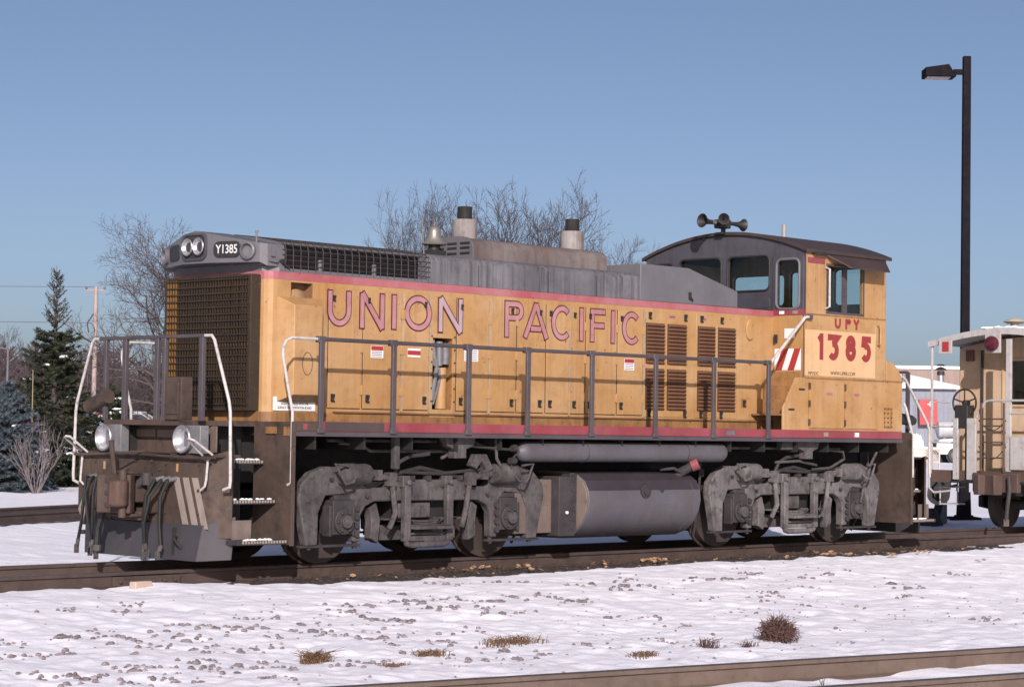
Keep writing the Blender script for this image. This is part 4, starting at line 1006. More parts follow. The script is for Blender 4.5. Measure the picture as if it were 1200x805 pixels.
# --- handrails
RZ = 2.60
RS = lambda s: -1.53*s
for s in (1, -1):
    y = RS(s)
    mb = MB(); mb.tube([(-5.72,y,RZ),(2.53,y,RZ)], .024, 10); hr = P('side_handrail', mb, POST)
    posts = (-5.69,-4.58,-3.35,-2.32,-1.14,.11,1.32,2.53)
    for x in posts:
        mb = MB(); mb.box(x-.032,x+.032,y-.022*s-.02,y-.022*s+.02,1.555,RZ-.015); mb.box(x-.05,x+.05,y-.035,y+.035,RZ-.04,RZ+.034); mb.cbox((x,y-.022*s,1.56),(.10,.045,.05)); P('handrail_post', mb, POST, .006)
    mb = MB(); mb.tube([(-5.74,y,RZ),(-6.12,y,RZ),(-6.20,y,RZ-.04),(-6.235,y,RZ-.12),(-6.235,y,2.40),(-6.15,y,2.02),(-6.085,y,1.78),(-6.085,y,1.02),(-6.085,y,.97),(-6.085,y+.06*s,.95)], .017, 10); P('end_handrail', mb, WRAIL)
    if s > 0:
        mb = MB(); mb.tube([(2.56,-1.53,RZ),(2.62,-1.53,RZ+.02),(3.34,-1.56,3.27),(3.42,-1.56,3.285),(3.44,-1.50,3.285)], .024, 10); P('stair_handrail', mb, WRAIL)
        mb = MB(); mb.box(3.40,3.52,-1.575,-1.52,3.255,3.315); P('rail_bracket', mb, POST, .005)
# front railing
XF = -6.92
mb = MB(); mb.tube([(XF,1.0,RZ),(XF,-1.0,RZ)], .022, 10); P('front_handrail', mb, POST)
for s in (-1, 1):
    mb = MB(); mb.tube([(XF,s*.99,RZ),(XF,s*1.12,RZ),(XF,s*1.17,RZ-.05),(XF,s*1.45,1.87),(XF,s*1.475,1.75),(XF,s*1.50,1.0),(XF,s*1.49,.93),(XF,s*1.38,.90)], .018, 10); P('front_stanchion_rail', mb, WRAIL)
for y, w in ((.88,.05),(.50,.07),(-.12,.07),(-.26,.06),(-.95,.07)):
    mb = MB(); mb.box(XF-.02,XF+.03,y-w/2,y+w/2,1.65,RZ-.015); P('front_post', mb, POST, .005)
mb = MB(); mb.box(XF-.06,XF+.10,-.66,-.36,1.66,2.14); mb.box(XF-.075,XF-.055,-.62,-.40,1.72,2.08); P('receptacle_box', mb, PILOT, .008)
mb = MB(); mb.cyl((XF-.02,1.18,1.80),(XF-.02,.80,1.93),.085); mb.cyl((XF-.02,.86,1.91),(XF-.02,.80,1.932),.095); P('marker_tube', mb, PILOT)
# --- front pilot
XP = -6.98
plate = [(-1.30,.50),(-1.30,1.25),(1.08,1.25),(1.08,.50)]
out = [(-1.30,.62),(-1.22,.42),(-.36,.42),(-.36,.60),(.10,.60),(.10,.42),(1.10,.42),(1.10,1.25),(-1.30,1.25)]
mb = MB(); mb.panel(out, [], FX(XP), .04)
mb.hexa([(XP,-1.10,.36),(XP+.20,-1.36,.36),(XP+.20,-1.36,1.34),(XP,-1.10,1.25)], [(XP+.04,-1.10,.36),(XP+.23,-1.34,.36),(XP+.23,-1.34,1.34),(XP+.04,-1.10,1.25)])
pilot = P('pilot_plate', mb, PILOT, .004)
mb = MB(); mb.box(XP,XP+.36,-1.30,1.30,1.25,1.28); mb.box(XP-.012,XP+.02,-1.30,1.30,1.235,1.262); P('pilot_shelf', mb, PILOT, .004)
mb = MB(); mb.box(XP+.30,XP+.36,-.86,.86,1.282,1.597); P('end_beam', mb, PILOT, .004)
for a, b in ((-.28,.16),(.20,.62)):
    mb = MB(); mb.box(XP+.285,XP+.299,a,b,1.46,1.55); P('beam_plate', mb, TANKB)
mb = MB(); mb.box(XP+.28,XP+.30,-.95,-.60,1.30,1.59); P('corner_bracket', mb, TANKB, .004)
# plow
mb = MB(); mb.hexa([(XP-.06,-1.06,.10),(XP-.06,1.06,.10),(XP+.08,1.12,.10),(XP+.08,-1.12,.10)], [(XP-.012,-1.12,.50),(XP-.012,1.12,.50),(XP+.06,1.15,.50),(XP+.06,-1.15,.50)])
mb.hexa([(XP-.06,-1.061,.10),(XP+.25,-1.30,.12),(XP+.28,-1.27,.12),(XP-.03,-1.03,.10)],[(XP-.012,-1.121,.50),(XP+.24,-1.38,.60),(XP+.27,-1.34,.60),(XP+.02,-1.09,.50)])
mb.hexa([(XP-.06,1.061,.10),(XP-.03,1.03,.10),(XP+.28,1.27,.12),(XP+.25,1.30,.12)],[(XP-.012,1.121,.50),(XP+.02,1.09,.50),(XP+.27,1.34,.60),(XP+.24,1.38,.60)])
plow = P('snow_plow', mb, PLOW, .005)
mb = MB(); mb.tube([(XP-.055,-.70,.36),(XP-.11,-.72,.35),(XP-.11,-.78,.30),(XP-.06,-.80,.24)], .016, 8); mb.box(XP-.065,XP-.03,-.66,-.63,.16,.46); P('plow_hook', mb, BLK, parent=plow)
# faded stripes on the right of the pilot and one on the left edge
for k, (ya, yb) in enumerate(((.55,.66),(.72,.83),(.89,1.0))):
    lean = .20
    mb = MB(); mb.panel([(ya+lean,.46),(yb+lean,.46),(yb,1.02),(ya,1.02)], [], FX(XP-.0035), .003); P('faded_stripe', mb, FADW, parent=pilot)
mb = MB(); mb.panel([(-1.29,.60),(-1.19,.44),(-1.10,.70),(-1.18,.78)], [], FX(XP-.0035), .003); P('faded_stripe', mb, FADW, parent=pilot)
for y in (.78,-.62):
    mb = MB(); mb.box(XP-.004,XP-.001,y-.02,y+.02,1.08,1.17); P('yellow_mark', mb, YEL, parent=pilot)
# ditch lights
for y in (-.75, .75):
    mb = MB(); mb.box(XP+.02,XP+.14,y-.25,y+.05,1.285,1.60); dl = P('ditch_light', mb, PIPEG, .008)
    mb = MB(); mb.lathe([(.10,.14),(.145,.09),(.15,.0),(.15,-.03)], (XP-.02,y,1.445), (1,0,0), 26, caps=False); P('lamp_shell', mb, GRYB, parent=dl)
    mb = MB(); mb.lathe([(.138,-.028),(.11,.02),(.06,.06),(.01,.07)], (XP-.02,y,1.445), (1,0,0), 26, caps=False); P('lamp_reflector', mb, LAMPR, parent=dl)
    mb = MB(); mb.lathe([(.14,.028),(.10,.045),(.05,.055),(.004,.058)], (XP-.02,y,1.445), (-1,0,0), 26, caps=False); P('lamp_glass', mb, LENS, parent=dl)
    mb = MB(); mb.tube([(XP-.05, y+.146*cos(a), 1.445+.146*sin(a)) for a in np.linspace(0,2*pi,30)[:-1]], .014, 6, closed=True); P('lamp_rim', mb, STEEL, parent=dl)
# coupler, draft gear, cut lever
mb = MB(); mb.panel(rrect(-.30,.28,.60,1.02,.03), [rrect(-.22,.20,.66,.96,.03)], FX(XP-.10), .10); P('coupler_pocket', mb, PILOT, .006)
mb = MB(); mb.box(-7.30,-6.9,-.10,.10,.72,.94)
mb.prism([(-7.22,-.16),(-7.18,.16),(-7.26,.27),(-7.40,.30),(-7.46,.24),(-7.40,.16),(-7.36,.08),(-7.36,-.06),(-7.40,-.16),(-7.34,-.24)], lambda u,v,d:(u,v,.60+d), 0, .44)
mb.box(-7.30,-7.10,-.20,.22,.56,.60); mb.box(-7.28,-7.12,-.16,.20,1.042,1.075)
cpl = P('coupler', mb, PILOT, .025)
mb = MB(); mb.prism([(-7.33,-.12),(-7.36,-.24),(-7.44,-.30),(-7.54,-.27),(-7.58,-.18),(-7.56,-.10),(-7.49,-.08),(-7.45,-.14),(-7.40,-.10)], lambda u,v,d:(u,v,.68+d), 0, .30); P('coupler_knuckle', mb, paint('rusty_knuckle', (.07,.040,.032), (.10,.055,.042), dirt=(.03,.02,.018), dirt_amt=.7, streak=0, rough=.7, bump=.8), .03, parent=cpl)
mb = MB(); mb.cyl((-7.41,-.19,.56),(-7.41,-.19,1.09),.045,n=14); P('coupler_pin', mb, PILOT, parent=cpl)
for z in (.66,.80,.94):
    mb = MB(); mb.box(-7.405,-7.30,.10,.20,z,z+.055); P('coupler_rib', mb, PILOT, .01, parent=cpl)
mb = MB(); mb.box(-7.16,-7.02,-.17,.17,.52,.62); P('coupler_carrier', mb, PILOT, .015)
bolt = MB().cyl((0,0,0),(-.018,0,0),.018,n=6).mesh('bolt'); bolt.materials.append(PILOT)
for (u, z) in [(u, z) for u in (-1.2,-.95,-.5,.42,1.02) for z in (1.17,.88,.62)] + [(-.3,1.10),(-.3,.56),(.3,1.10),(.3,.56),(-.72,.50),(-.15,1.19),(.15,1.19)]:
    mk('bolt', bolt, PILOT, pilot, loc=(XP, -u, z))
for u in (-1.05, -.62, .46):
    mb = MB(); mb.box(XP-.012,XP-.001,-u-.006,-u+.006,.45,1.23); P('weld_seam', mb, PILOT, parent=pilot)
mb = MB(); mb.tube([(XP-.06,1.30,1.24),(XP-.07,.25,1.27),(XP-.07,-.60,1.25),(XP-.06,-1.28,1.24)], .016, 8); mb.tube([(-7.32,.18,1.42),(-7.30,.16,1.22),(-7.30,.12,1.0)], .03, 8); mb.tube([(-7.30,.14,1.28),(-7.05,-.1,1.30),(-6.99,-.5,1.29)], .012, 6); P('cut_lever', mb, PILOT)
for s in (-1, 1):
    mb = MB(); mb.tube([(XP-.02,s*1.10,1.27),(XP-.25,s*1.13,1.45),(XP-.27,s*1.18,1.455),(XP-.25,s*1.24,1.44),(XP+.0,s*1.25,1.28)], .014, 8)
    mb.tube([(XP-.02,s*1.20,1.25),(XP-.04,s*1.20,1.0),(XP-.05,s*1.19,.93),(XP-.05,s*1.12,.89),(XP,s*1.09,.89)], .014, 8); P('pilot_grab', mb, WRAIL)
# hoses
def hose(pts, r=.026, tip=None):
    mb = MB(); mb.tube(pts, r, 8); h = P('air_hose', mb, RUB)
    mb = MB(); a = Vector(pts[-1]); b = Vector(pts[-2]); d = (a-b).normalized(); mb.tube([a-d*.09, a-d*.02], r*1.22, 8); mb.cbox(a+d*.03, (.04,.045,.10)); P('hose_coupling', mb, TRK, parent=h)
    mb = MB(); a = Vector(pts[0]); b = Vector(pts[1]); d = (b-a).normalized(); mb.tube([a-d*.03, a+d*.09], r*1.2, 8); P('hose_ferrule', mb, PIPEG, parent=h)
for k, y in enumerate((-.36,-.48,-.60)):
    j = (.0,.035,-.02)[k]; hose([(XP-.02,y,1.00),(XP-.12,y-.0,.98),(XP-.20-j,y+.05,.80),(XP-.20-1.5*j,y+.09+j,.50),(XP-.17-j,y+.10+2*j,.26+j),(XP-.17,y+.11+2*j,.16+.8*abs(j))], .021)
for k, y in enumerate((.95,.84,.74)):
    j = (.03,-.03,.01)[k]; hose([(XP-.02,y,1.00),(XP-.15,y-.02,.98),(XP-.22+j,y-.05,.80),(XP-.22+j,y-.06+2*j,.45),(XP-.20,y-.04+3*j,.22),(XP-.20,y-.03+3*j,.15+abs(j))], .019)
mb = MB(); mb.tube([(XP,-.16,1.02),(XP-.10,-.16,1.0),(XP-.14,-.08,.92),(XP-.2,.10,.80)], .05, 10); mb.cyl((XP-.08,-.16,.92),(XP-.08,-.16,1.06),.07); P('brake_pipe', mb, TRKD)
hose([(XP-.18,.06,.83),(XP-.24,.22,.74),(XP-.30,.36,.62),(XP-.32,.42,.42),(XP-.32,.44,.22),(XP-.32,.45,.14)], .042)
# --- step wells, both ends
SNOWT = SNOWL
def step_well(e, s):
    """e = -1 front, 1 rear; s = -1 near side"""
    X = lambda x: -e*x if e > 0 else x          # described for the front end (negative X)
    def bx(mb, xa, xb, ya, yb, za, zb):
        x0, x1 = sorted((xa*(-e), xb*(-e))); y0, y1 = sorted((s*ya, s*yb)); mb.box(x0,x1,y0,y1,za,zb)
    mb = MB(); bx(mb, -6.09,-6.06,.86,1.525,.28,1.655); bx(mb,-6.10,-6.05,1.528,1.56,.27,1.66); P('step_well_plate', mb, PILOT, .004)
    mb = MB(); bx(mb, -6.93,-6.07,.56,.60,.30,1.60); P('step_well_back', mb, BLK)
    for k, (yo, yi, z) in enumerate(((1.50,1.20,.34),(1.28,.98,.78),(1.06,.78,1.22))):
        mb = MB(); bx(mb, -6.76 if k else -6.80,-6.10,yi,yo,z-.05,z); t = P('step_tread', mb, TRKD, .004)
        mb = MB()
        for q in range(16): bx(mb, -6.74+q*.040,-6.715+q*.040,yo+.001,yo+.006,z-.035,z-.005)
        P('tread_grip', mb, FADW, parent=t)
        mb = MB(); rg = random.Random(k+int(e)*7+s)
        for q in range(9):
            xx = rg.uniform(-6.70,-6.14); mb.blob((xx*(-e), s*rg.uniform(yo-.09,yo-.02), z+.002), .035, .022, .014, rg, .3, 7, 4)
        P('tread_snow', mb, SNOWT, parent=t)
    mb = MB(); bx(mb,-6.78,-6.52,1.36,1.38,.345,.56); P('step_riser', mb, TANKB)
    mb = MB(); bx(mb,-6.10,-6.07,1.40,1.50,1.50,1.60); bx(mb,-6.115,-6.10,1.10,1.28,1.52,1.60); P('step_well_mark', mb, YELD)
for e in (-1, 1):
    for s in (-1, 1): step_well(e, s)
# rear pilot and railing
XR = 6.95
mb = MB(); mb.box(XR-.04,XR,-1.10,1.10,.42,1.25); mb.hexa([(XR,-1.10,.36),(XR-.42,-1.50,.36),(XR-.42,-1.50,1.30),(XR,-1.10,1.25)][::-1], [(XR-.04,-1.10,.36),(XR-.44,-1.48,.36),(XR-.44,-1.48,1.30),(XR-.04,-1.10,1.25)][::-1]); mb.box(XR-.36,XR,-1.30,1.30,1.25,1.28); mb.box(XR-.05,XR-.003,-.86,.86,1.282,1.597); P('rear_pilot', mb, PILOT, .004)
mb = MB(); mb.hexa([(XR-.08,-1.12,.10),(XR+.06,-1.06,.10),(XR+.06,1.06,.10),(XR-.08,1.12,.10)], [(XR-.06,-1.15,.50),(XR+.012,-1.12,.50),(XR+.012,1.12,.50),(XR-.06,1.15,.50)]); P('rear_plow', mb, PLOW, .004)
mb = MB(); mb.box(6.9,7.3,-.10,.10,.72,.94); mb.box(7.28,7.46,-.22,.2,.66,.98); P('rear_coupler', mb, PILOT, .02)
for s in (-1, 1):
    mb = MB(); mb.tube([(5.86,s*1.50,2.50),(5.95,s*1.50,2.46),(6.55,s*1.50,1.80),(6.60,s*1.50,1.70),(6.62,s*1.50,.98)], .021, 10); P('rear_stanchion_rail', mb, WRAIL)
    mb = MB(); mb.tube([(5.87,s*1.53,2.10),(5.90,s*1.55,2.02),(6.08,s*1.55,1.62),(6.09,s*1.55,.98)], .021, 10); P('end_handrail', mb, WRAIL)
mb = MB(); mb.cyl((5.92,-1.35,1.88),(6.24,-1.40,1.84),.085); mb.lathe([(.085,0),(.06,.08),(.02,.11)], (6.24,-1.40,1.84), (1,-.1,-.1), 16); P('marker_tube', mb, BLK)
mb = MB(); mb.tube([(6.90,.9,RZ),(6.90,-.9,RZ)], .022, 8); P('rear_handrail', mb, POST)
for y in (-.9,.9):
    mb = MB(); mb.box(6.88,6.92,y-.03,y+.03,1.65,RZ); P('rear_post', mb, POST)

# --- underbody: reservoir, fuel tank
mb = MB(); mb.lathe([(.05,-.05),(.10,-.01),(.125,.05),(.128,.10),(.128,3.90),(.125,3.96),(.10,4.0),(.05,4.03)], (-2.25,-1.36,1.335), (1,0,0), 28); rv = P('air_reservoir', mb, TANKM)
mb = MB()
for x in (-1.1,.9): mb.tube([(x,-1.36+.133*cos(a),1.335+.133*sin(a)) for a in np.linspace(0,2*pi,24)[:-1]], .007, 4, closed=True)
P('reservoir_strap', mb, TRKD, parent=rv)
mb = MB(); mb.tube([(-2.30,-1.36,1.36),(-2.45,-1.36,1.36),(-3.1,-1.34,1.40),(-3.4,-1.3,1.46)], .018, 8); mb.tube([(-2.32,-1.36,1.3),(-2.42,-1.38,1.22),(-2.42,-1.38,1.12)], .014, 6); mb.cyl((-2.47,-1.40,1.22),(-2.37,-1.40,1.22),.04); mb.cyl((-2.43,-1.40,1.38),(-2.37,-1.40,1.38),.045); P('drain_valve', mb, TRKD, parent=rv)
tsec = [(0,.20),(-1.0,.21),(-1.20,.28),(-1.34,.41),(-1.42,.56),(-1.45,.70),(-1.43,.84),(-1.36,.96),(-1.24,1.04),(-1.05,1.08),(0,1.09)]
def tank_solid(mb, x0, x1, k=0.0):
    pr = tsec + [(-y, z) for y, z in tsec[::-1]][1:-1]; n = len(pr)
    vs = [(x, y*(1+k), .65+(z-.65)*(1+k)) for x in (x0, x1) for y, z in pr]
    mb.add(vs, [(i, (i+1) % n, (i+1) % n+n, i+n) for i in range(n)] + [tuple(range(n-1,-1,-1)), tuple(range(n, 2*n))])
mb = MB(); tank_solid(mb, -1.05, 1.20); tank = P('fuel_tank', mb, TANKM, .01, sharp=40)
mb = MB(); tank_solid(mb, -1.075, -1.051, -.01); P('tank_end', mb, TANKB, .004, parent=tank)
mb = MB(); pr = [(-1.448,.80),(-1.43,.84),(-1.36,.963),(-1.24,1.044),(-1.05,1.085),(-.9,1.087)]
rg = random.Random(9)
xs_ = list(np.arange(-1.04,1.19,.06)); cut = [.84+.02*rg.random()-(.05 if rg.random()<.08 else 0) for _ in xs_]
for i in range(len(xs_)-1):
    for j in range(len(pr)-1):
        (ya,za),(yb,zb) = pr[j], pr[j+1]
        z0a, z0b = (max(za,cut[i]), max(za,cut[i+1])) if j == 0 else (za, za)
        y0 = lambda z: ya + (yb-ya)*(z-za)/(zb-za)
        mb.add([(xs_[i],y0(z0a)-.004,z0a),(xs_[i+1],y0(z0b)-.004,z0b),(xs_[i+1],yb-.004,zb+.003),(xs_[i],yb-.004,zb+.003)], [(0,1,2,3)])
P('oil_spill_stain', mb, TANKD, parent=tank)
for x in (1.04,): 
    mb = MB(); tank_solid(mb, x, x+.012, .004); P('tank_weld', mb, TANKM, parent=tank)
mb = MB(); mb.cyl((.05,-1.43,.83),(.05,-1.475,.825),.095); mb.cyl((.05,-1.475,.825),(.05,-1.49,.825),.06); mb.cyl((.05,-1.485,.825),(.05,-1.50,.825),.035); P('fuel_gauge', mb, TRKD, .004, parent=tank)
mb = MB(); mb.tube([(.93,-1.20,1.0),(1.0,-1.32,1.10),(1.06,-1.40,1.16)], .065, 12); mb.tube([(.62,-1.2,1.10),(.8,-1.3,1.12),(.95,-1.32,1.06)], .02, 6); P('filler_neck', mb, TRKD, parent=tank)
mb = MB(); mb.cyl((1.05,-1.39,1.155),(1.11,-1.47,1.195),.085); P('filler_cap', mb, paint('dull_red_cap', (.17,.03,.035), (.22,.06,.07), dirt_amt=.5, streak=0, rough=.6), .004, parent=tank)
mb = MB(); mb.box(-2.16,-1.40,-1.20,1.20,.30,.98); P('battery_tray', mb, TANKB, .006)
mb = MB(); mb.box(-1.50,-1.20,-1.34,1.34,.26,1.02)
for z in np.linspace(.34,.96,6): mb.cyl((-1.24,-1.34,z),(-1.24,-1.355,z),.016,n=6)
mb.box(-1.20,-1.07,-1.25,1.25,.28,1.05); P('tank_frame', mb, TRKD, .006)
mb = MB(); mb.cyl((-1.36,-1.34,.56),(-1.36,-1.36,.56),.02,n=10); P('frame_stud', mb, WHITE)
# brake rigging, brackets and pipes under the sill
mb = MB()
for pts in ([(-5.1,-1.2,1.42),(-4.75,-1.2,1.40),(-4.62,-1.2,1.33),(-3.3,-1.2,1.33)], [(-3.5,-1.25,1.25),(-3.1,-1.25,1.40),(-2.9,-1.22,1.44),(-2.6,-1.2,1.36),(-2.45,-1.2,1.36)], [(-5.2,-1.1,1.45),(-2.8,-1.1,1.45)], [(-2.7,-1.38,1.5),(-2.68,-1.38,1.25),(-2.6,-1.38,1.15)],
            [(2.1,-1.2,1.40),(4.7,-1.2,1.40)], [(3.1,-1.25,1.20),(3.6,-1.28,1.22),(4.0,-1.3,1.16)], [(4.3,-1.25,1.38),(4.65,-1.3,1.36),(4.68,-1.3,1.25),(4.3,-1.32,1.12),(3.9,-1.3,1.10)], [(5.5,-1.3,1.35),(5.35,-1.32,1.2),(5.2,-1.3,.9),(5.1,-1.3,.6)]):
    mb.tube(pts, .02, 7)
PE('brake_piping', mb, TRK)
mb = MB()
mb.box(-4.36,-4.28,-1.36,-1.28,1.12,1.50)
mb.prism([(-3.58,1.50),(-3.06,1.50),(-3.10,1.40),(-3.22,1.36),(-3.22,1.25),(-3.42,1.25),(-3.42,1.36),(-3.54,1.40)][::-1], lambda u,v,d:(u,-1.40+d,v), 0, .12)
mb.prism([(3.40,1.50),(3.95,1.50),(3.90,1.40),(3.78,1.36),(3.78,1.25),(3.60,1.25),(3.60,1.36),(3.44,1.40)][::-1], lambda u,v,d:(u,-1.40+d,v), 0, .12)
mb.box(3.05,3.30,-1.40,-1.30,1.38,1.50)
PE('jacking_pad', mb, TRK, .008)
mb = MB(); mb.prism([(-3.06,1.16),(-2.98,1.30),(-2.80,1.30),(-2.68,1.12),(-2.78,1.08),(-2.88,1.22),(-2.97,1.12)][::-1], lambda u,v,d:(u,-1.33+d,v), 0, .10); P('shock_bracket', mb, TRK, .006)

# --- trucks
half = [(0,.99),(.55,.99),(.74,.90),(.98,.90),(1.12,1.02),(1.30,1.14),(1.62,1.15),(1.84,1.08),(2.00,.93),(2.03,.78),(1.96,.50),(1.90,.24),(1.73,.24),(1.72,.62),(1.62,.81),(1.32,.83),(1.21,.72),(1.19,.27),(1.08,.27),(1.07,.58),(1.0,.68),(.86,.735),(0,.735)]
fpoly = half + [(-u, v) for u, v in half[::-1] if u > 1e-6]
area = sum(fpoly[i][0]*fpoly[(i+1) % len(fpoly)][1]-fpoly[(i+1) % len(fpoly)][0]*fpoly[i][1] for i in range(len(fpoly)))
if area < 0: fpoly = fpoly[::-1]
def truck(xc, TM, fd):
    T = bpy.data.objects.new('truck', None); COL.objects.link(T); T.parent = loco
    T['label'] = 'leading truck beneath the radiator end' if xc < 0 else 'trailing truck beneath the cab'
    def Q(name, mb, mat, bevel=0): return mk(name, mb, mat, T, bevel)
    for s in (-1, 1):
        fm = (lambda u,v,d: (xc+u, -1.22+d, v)) if s < 0 else (lambda u,v,d: (xc-u, 1.22-d, v))
        mb = MB(); mb.prism(fpoly, fm, 0, .13); Q('side_frame', mb, TM, .018)
        Y = lambda y: s*y
        for a in (-1.37, 1.37):
            o = xc + a; k = 1 if a > 0 else -1
            def yb(mb, x0, x1, y0, y1, z0, z1): mb.box(x0,x1,min(Y(y0),Y(y1)),max(Y(y0),Y(y1)),z0,z1)
            mb = MB(); yb(mb, o-.155,o+.155,1.0,1.245,.36,.76); yb(mb, o-.20,o-.16,1.1,1.24,.34,.70); yb(mb, o+.16,o+.20,1.1,1.24,.34,.70); yb(mb, o-.12,o+.12,1.12,1.23,.76,.82)
            mb.cyl((o,Y(1.24),.51),(o,Y(1.285),.51),.15,n=24)
            for q in range(6): mb.cyl((o+.115*cos(q*pi/3),Y(1.28),.51+.115*sin(q*pi/3)),(o+.115*cos(q*pi/3),Y(1.31),.51+.115*sin(q*pi/3)),.02,n=6)
            Q('journal_box', mb, TRKD, .008)
            mb = MB(); mb.cyl((o,Y(1.28),.51),(o,Y(1.335),.51),.075,n=18); mb.cyl((o,Y(1.33),.51),(o,Y(1.345),.51),.035,n=12); Q('axle_cap', mb, TRK, .006)
            mb = MB()
            for q in range(4): mb.cyl((o-k*.21,Y(1.22),.36+q*.10),(o-k*.21,Y(1.26),.36+q*.10),.035,n=10)
            Q('wear_plate_bolts', mb, TRKD)
            # brake cylinder
            c0 = xc + k*1.02; c1 = xc + k*1.47
            mb = MB(); mb.lathe([(.05,-.07),(.055,0),(.115,.01),(.125,.05),(.122,.20),(.128,.21),(.128,.38),(.11,.43),(.03,.45)], (c0,Y(1.27),1.06), (k,0,0), 24); bc = Q('brake_cylinder', mb, TM)
            mb = MB(); mb.tube([(c0-k*.06,Y(1.27),1.06),(c0-k*.38,Y(1.27),1.0)], .035, 8); mb.cbox((c0-k*.14,Y(1.27),1.05),(.08,.12,.12)); mb.cbox((c0-k*.36,Y(1.27),1.0),(.12,.10,.16)); mb.tube([(c0-k*.36,Y(1.28),1.05),(c0-k*.44,Y(1.28),.6),(c0-k*.42,Y(1.2),.42)], .035, 8); Q('brake_lever', mb, TM)
            mb = MB(); mb.tube([(c0+k*.42,Y(1.40),1.16),(c0+k*.62,Y(1.40),1.18),(c0+k*.52,Y(1.42),1.02),(c0+k*.47,Y(1.42),.95),(c0+k*.36,Y(1.42),.97),(c0+k*.30,Y(1.40),1.03)], .017, 7); Q('cylinder_guard', mb, TM)
            # brake shoe and hanger
            mb = MB(); mb.prism([(o-k*.60+k*q[0], q[1]) for q in (((-.02,.24),(.10,.30),(.09,.50),(.12,.66),(.02,.72),(-.05,.52)) if k > 0 else ((-.02,.24),(-.05,.52),(.02,.72),(.12,.66),(.09,.50),(.10,.30)))], (lambda u,v,d: (u, Y(1.17)+(d if s < 0 else -d), v)), 0, .12)
            Q('brake_hanger', mb, TM, .008)
            # wheel
            mb = MB(); mb.lathe([(.09,.0),(.12,.055),(.20,.06),(.40,.045),(.44,.065),(.508,.065),(.510,-.045),(.535,-.06),(.535,-.085),(.44,-.085),(.40,-.03),(.12,-.05)], (o,Y(.755),.51), (0,s,0), 40, caps=False)
            Q('wheel', mb, paint('wheel_rust', (.035,.025,.022), (.055,.040,.034), dirt=(.02,.017,.016), dirt_amt=.6, streak=0, rough=.6) if 'wheel_rust' not in bpy.data.materials else bpy.data.materials['wheel_rust'])
        # tie bars under the pedestals
        for k in (-1, 1):
            mb = MB(); mb.box(min(xc+k*1.05,xc+k*1.97),max(xc+k*1.05,xc+k*1.97),min(Y(1.12),Y(1.20)),max(Y(1.12),Y(1.20)),.215,.245); mb.cyl((xc+k*1.12,Y(1.16),.19),(xc+k*1.12,Y(1.16),.30),.03,n=8); mb.cyl((xc+k*1.82,Y(1.16),.19),(xc+k*1.82,Y(1.16),.30),.03,n=8); Q('pedestal_tie', mb, TRKD, .004)
        # leaf spring, spring plank, hanging step
        mb = MB()
        for q in range(5):
            L = .62-.09*q; pts = [(xc-L,Y(1.10),.46+.05+.0*q),(xc-L*.5,Y(1.10),.475-.028*q+.02),(xc,Y(1.10),.455-.028*q+.02),(xc+L*.5,Y(1.10),.475-.028*q+.02),(xc+L,Y(1.10),.51)]
            for a_, b_ in zip(pts[:-1], pts[1:]):
                mb.hexa([(a_[0],Y(1.06),a_[2]),(b_[0],Y(1.06),b_[2]),(b_[0],Y(1.18),b_[2]),(a_[0],Y(1.18),a_[2])], [(a_[0],Y(1.06),a_[2]+.022),(b_[0],Y(1.06),b_[2]+.022),(b_[0],Y(1.18),b_[2]+.022),(a_[0],Y(1.18),a_[2]+.022)])
        Q('leaf_spring', mb, TM)
        mb = MB(); mb.box(xc-.42,xc+.10,min(Y(.95),Y(1.16)),max(Y(.95),Y(1.16)),.53,.72); mb.box(xc-.70,xc+.70,min(Y(.86),Y(.98)),max(Y(.86),Y(.98)),.26,.44); Q('spring_plank', mb, TRK, .012)
        mb = MB()
        for u in (-.42, .28):
            mb.box(xc+u-.05,xc+u+.05,min(Y(1.25),Y(1.33)),max(Y(1.25),Y(1.33)),.26,.93)
            mb.box(xc+u-.06,xc+u+.06,min(Y(1.20),Y(1.30)),max(Y(1.20),Y(1.30)),.90,1.04); mb.cyl((xc+u,Y(1.2),.96),(xc+u,Y(1.36),.96),.035,n=10)
        mb.tube([(xc-.42,Y(1.29),.28),(xc-.40,Y(1.29),.23),(xc-.34,Y(1.29),.215),(xc+.20,Y(1.29),.215),(xc+.26,Y(1.29),.23),(xc+.28,Y(1.29),.28)], .04, 8)
        Q('spring_hanger', mb, TM, .010)
        mb = MB(); mb.box(xc-.38,xc+.24,min(Y(1.20),Y(1.44)),max(Y(1.20),Y(1.44)),.405,.445)
        for q in range(5): mb.box(xc-.36+.0,xc+.22,min(Y(1.22+q*.045),Y(1.235+q*.045)),max(Y(1.22+q*.045),Y(1.235+q*.045)),.446,.456)
        mb.box(xc-.36,xc+.22,min(Y(1.27),Y(1.31)),max(Y(1.27),Y(1.31)),.26,.32); mb.box(xc-.36,xc+.22,min(Y(1.27),Y(1.31)),max(Y(1.27),Y(1.31)),.335,.36); Q('truck_step', mb, TM, .006)
        # rigging on top of the frame
        mb = MB(); mb.tube([(xc-.95,Y(1.25),1.0),(xc-.4,Y(1.22),1.08),(xc+.2,Y(1.22),1.06),(xc+.95,Y(1.25),1.12)], .022, 7); mb.tube([(xc-.6,Y(1.18),1.04),(xc-.1,Y(1.18),1.13),(xc+.5,Y(1.18),1.03)], .03, 7); mb.tube([(xc-.55,Y(1.2),1.05),(xc-.5,Y(1.24),1.20),(xc-.35,Y(1.26),1.27),(xc-.05,Y(1.28),1.30)], .025, 7)
        for q in np.linspace(-.8,.8,7): mb.cbox((xc+q,Y(1.2),1.01),(.07,.08,.06))
        Q('brake_rigging', mb, TRKD)
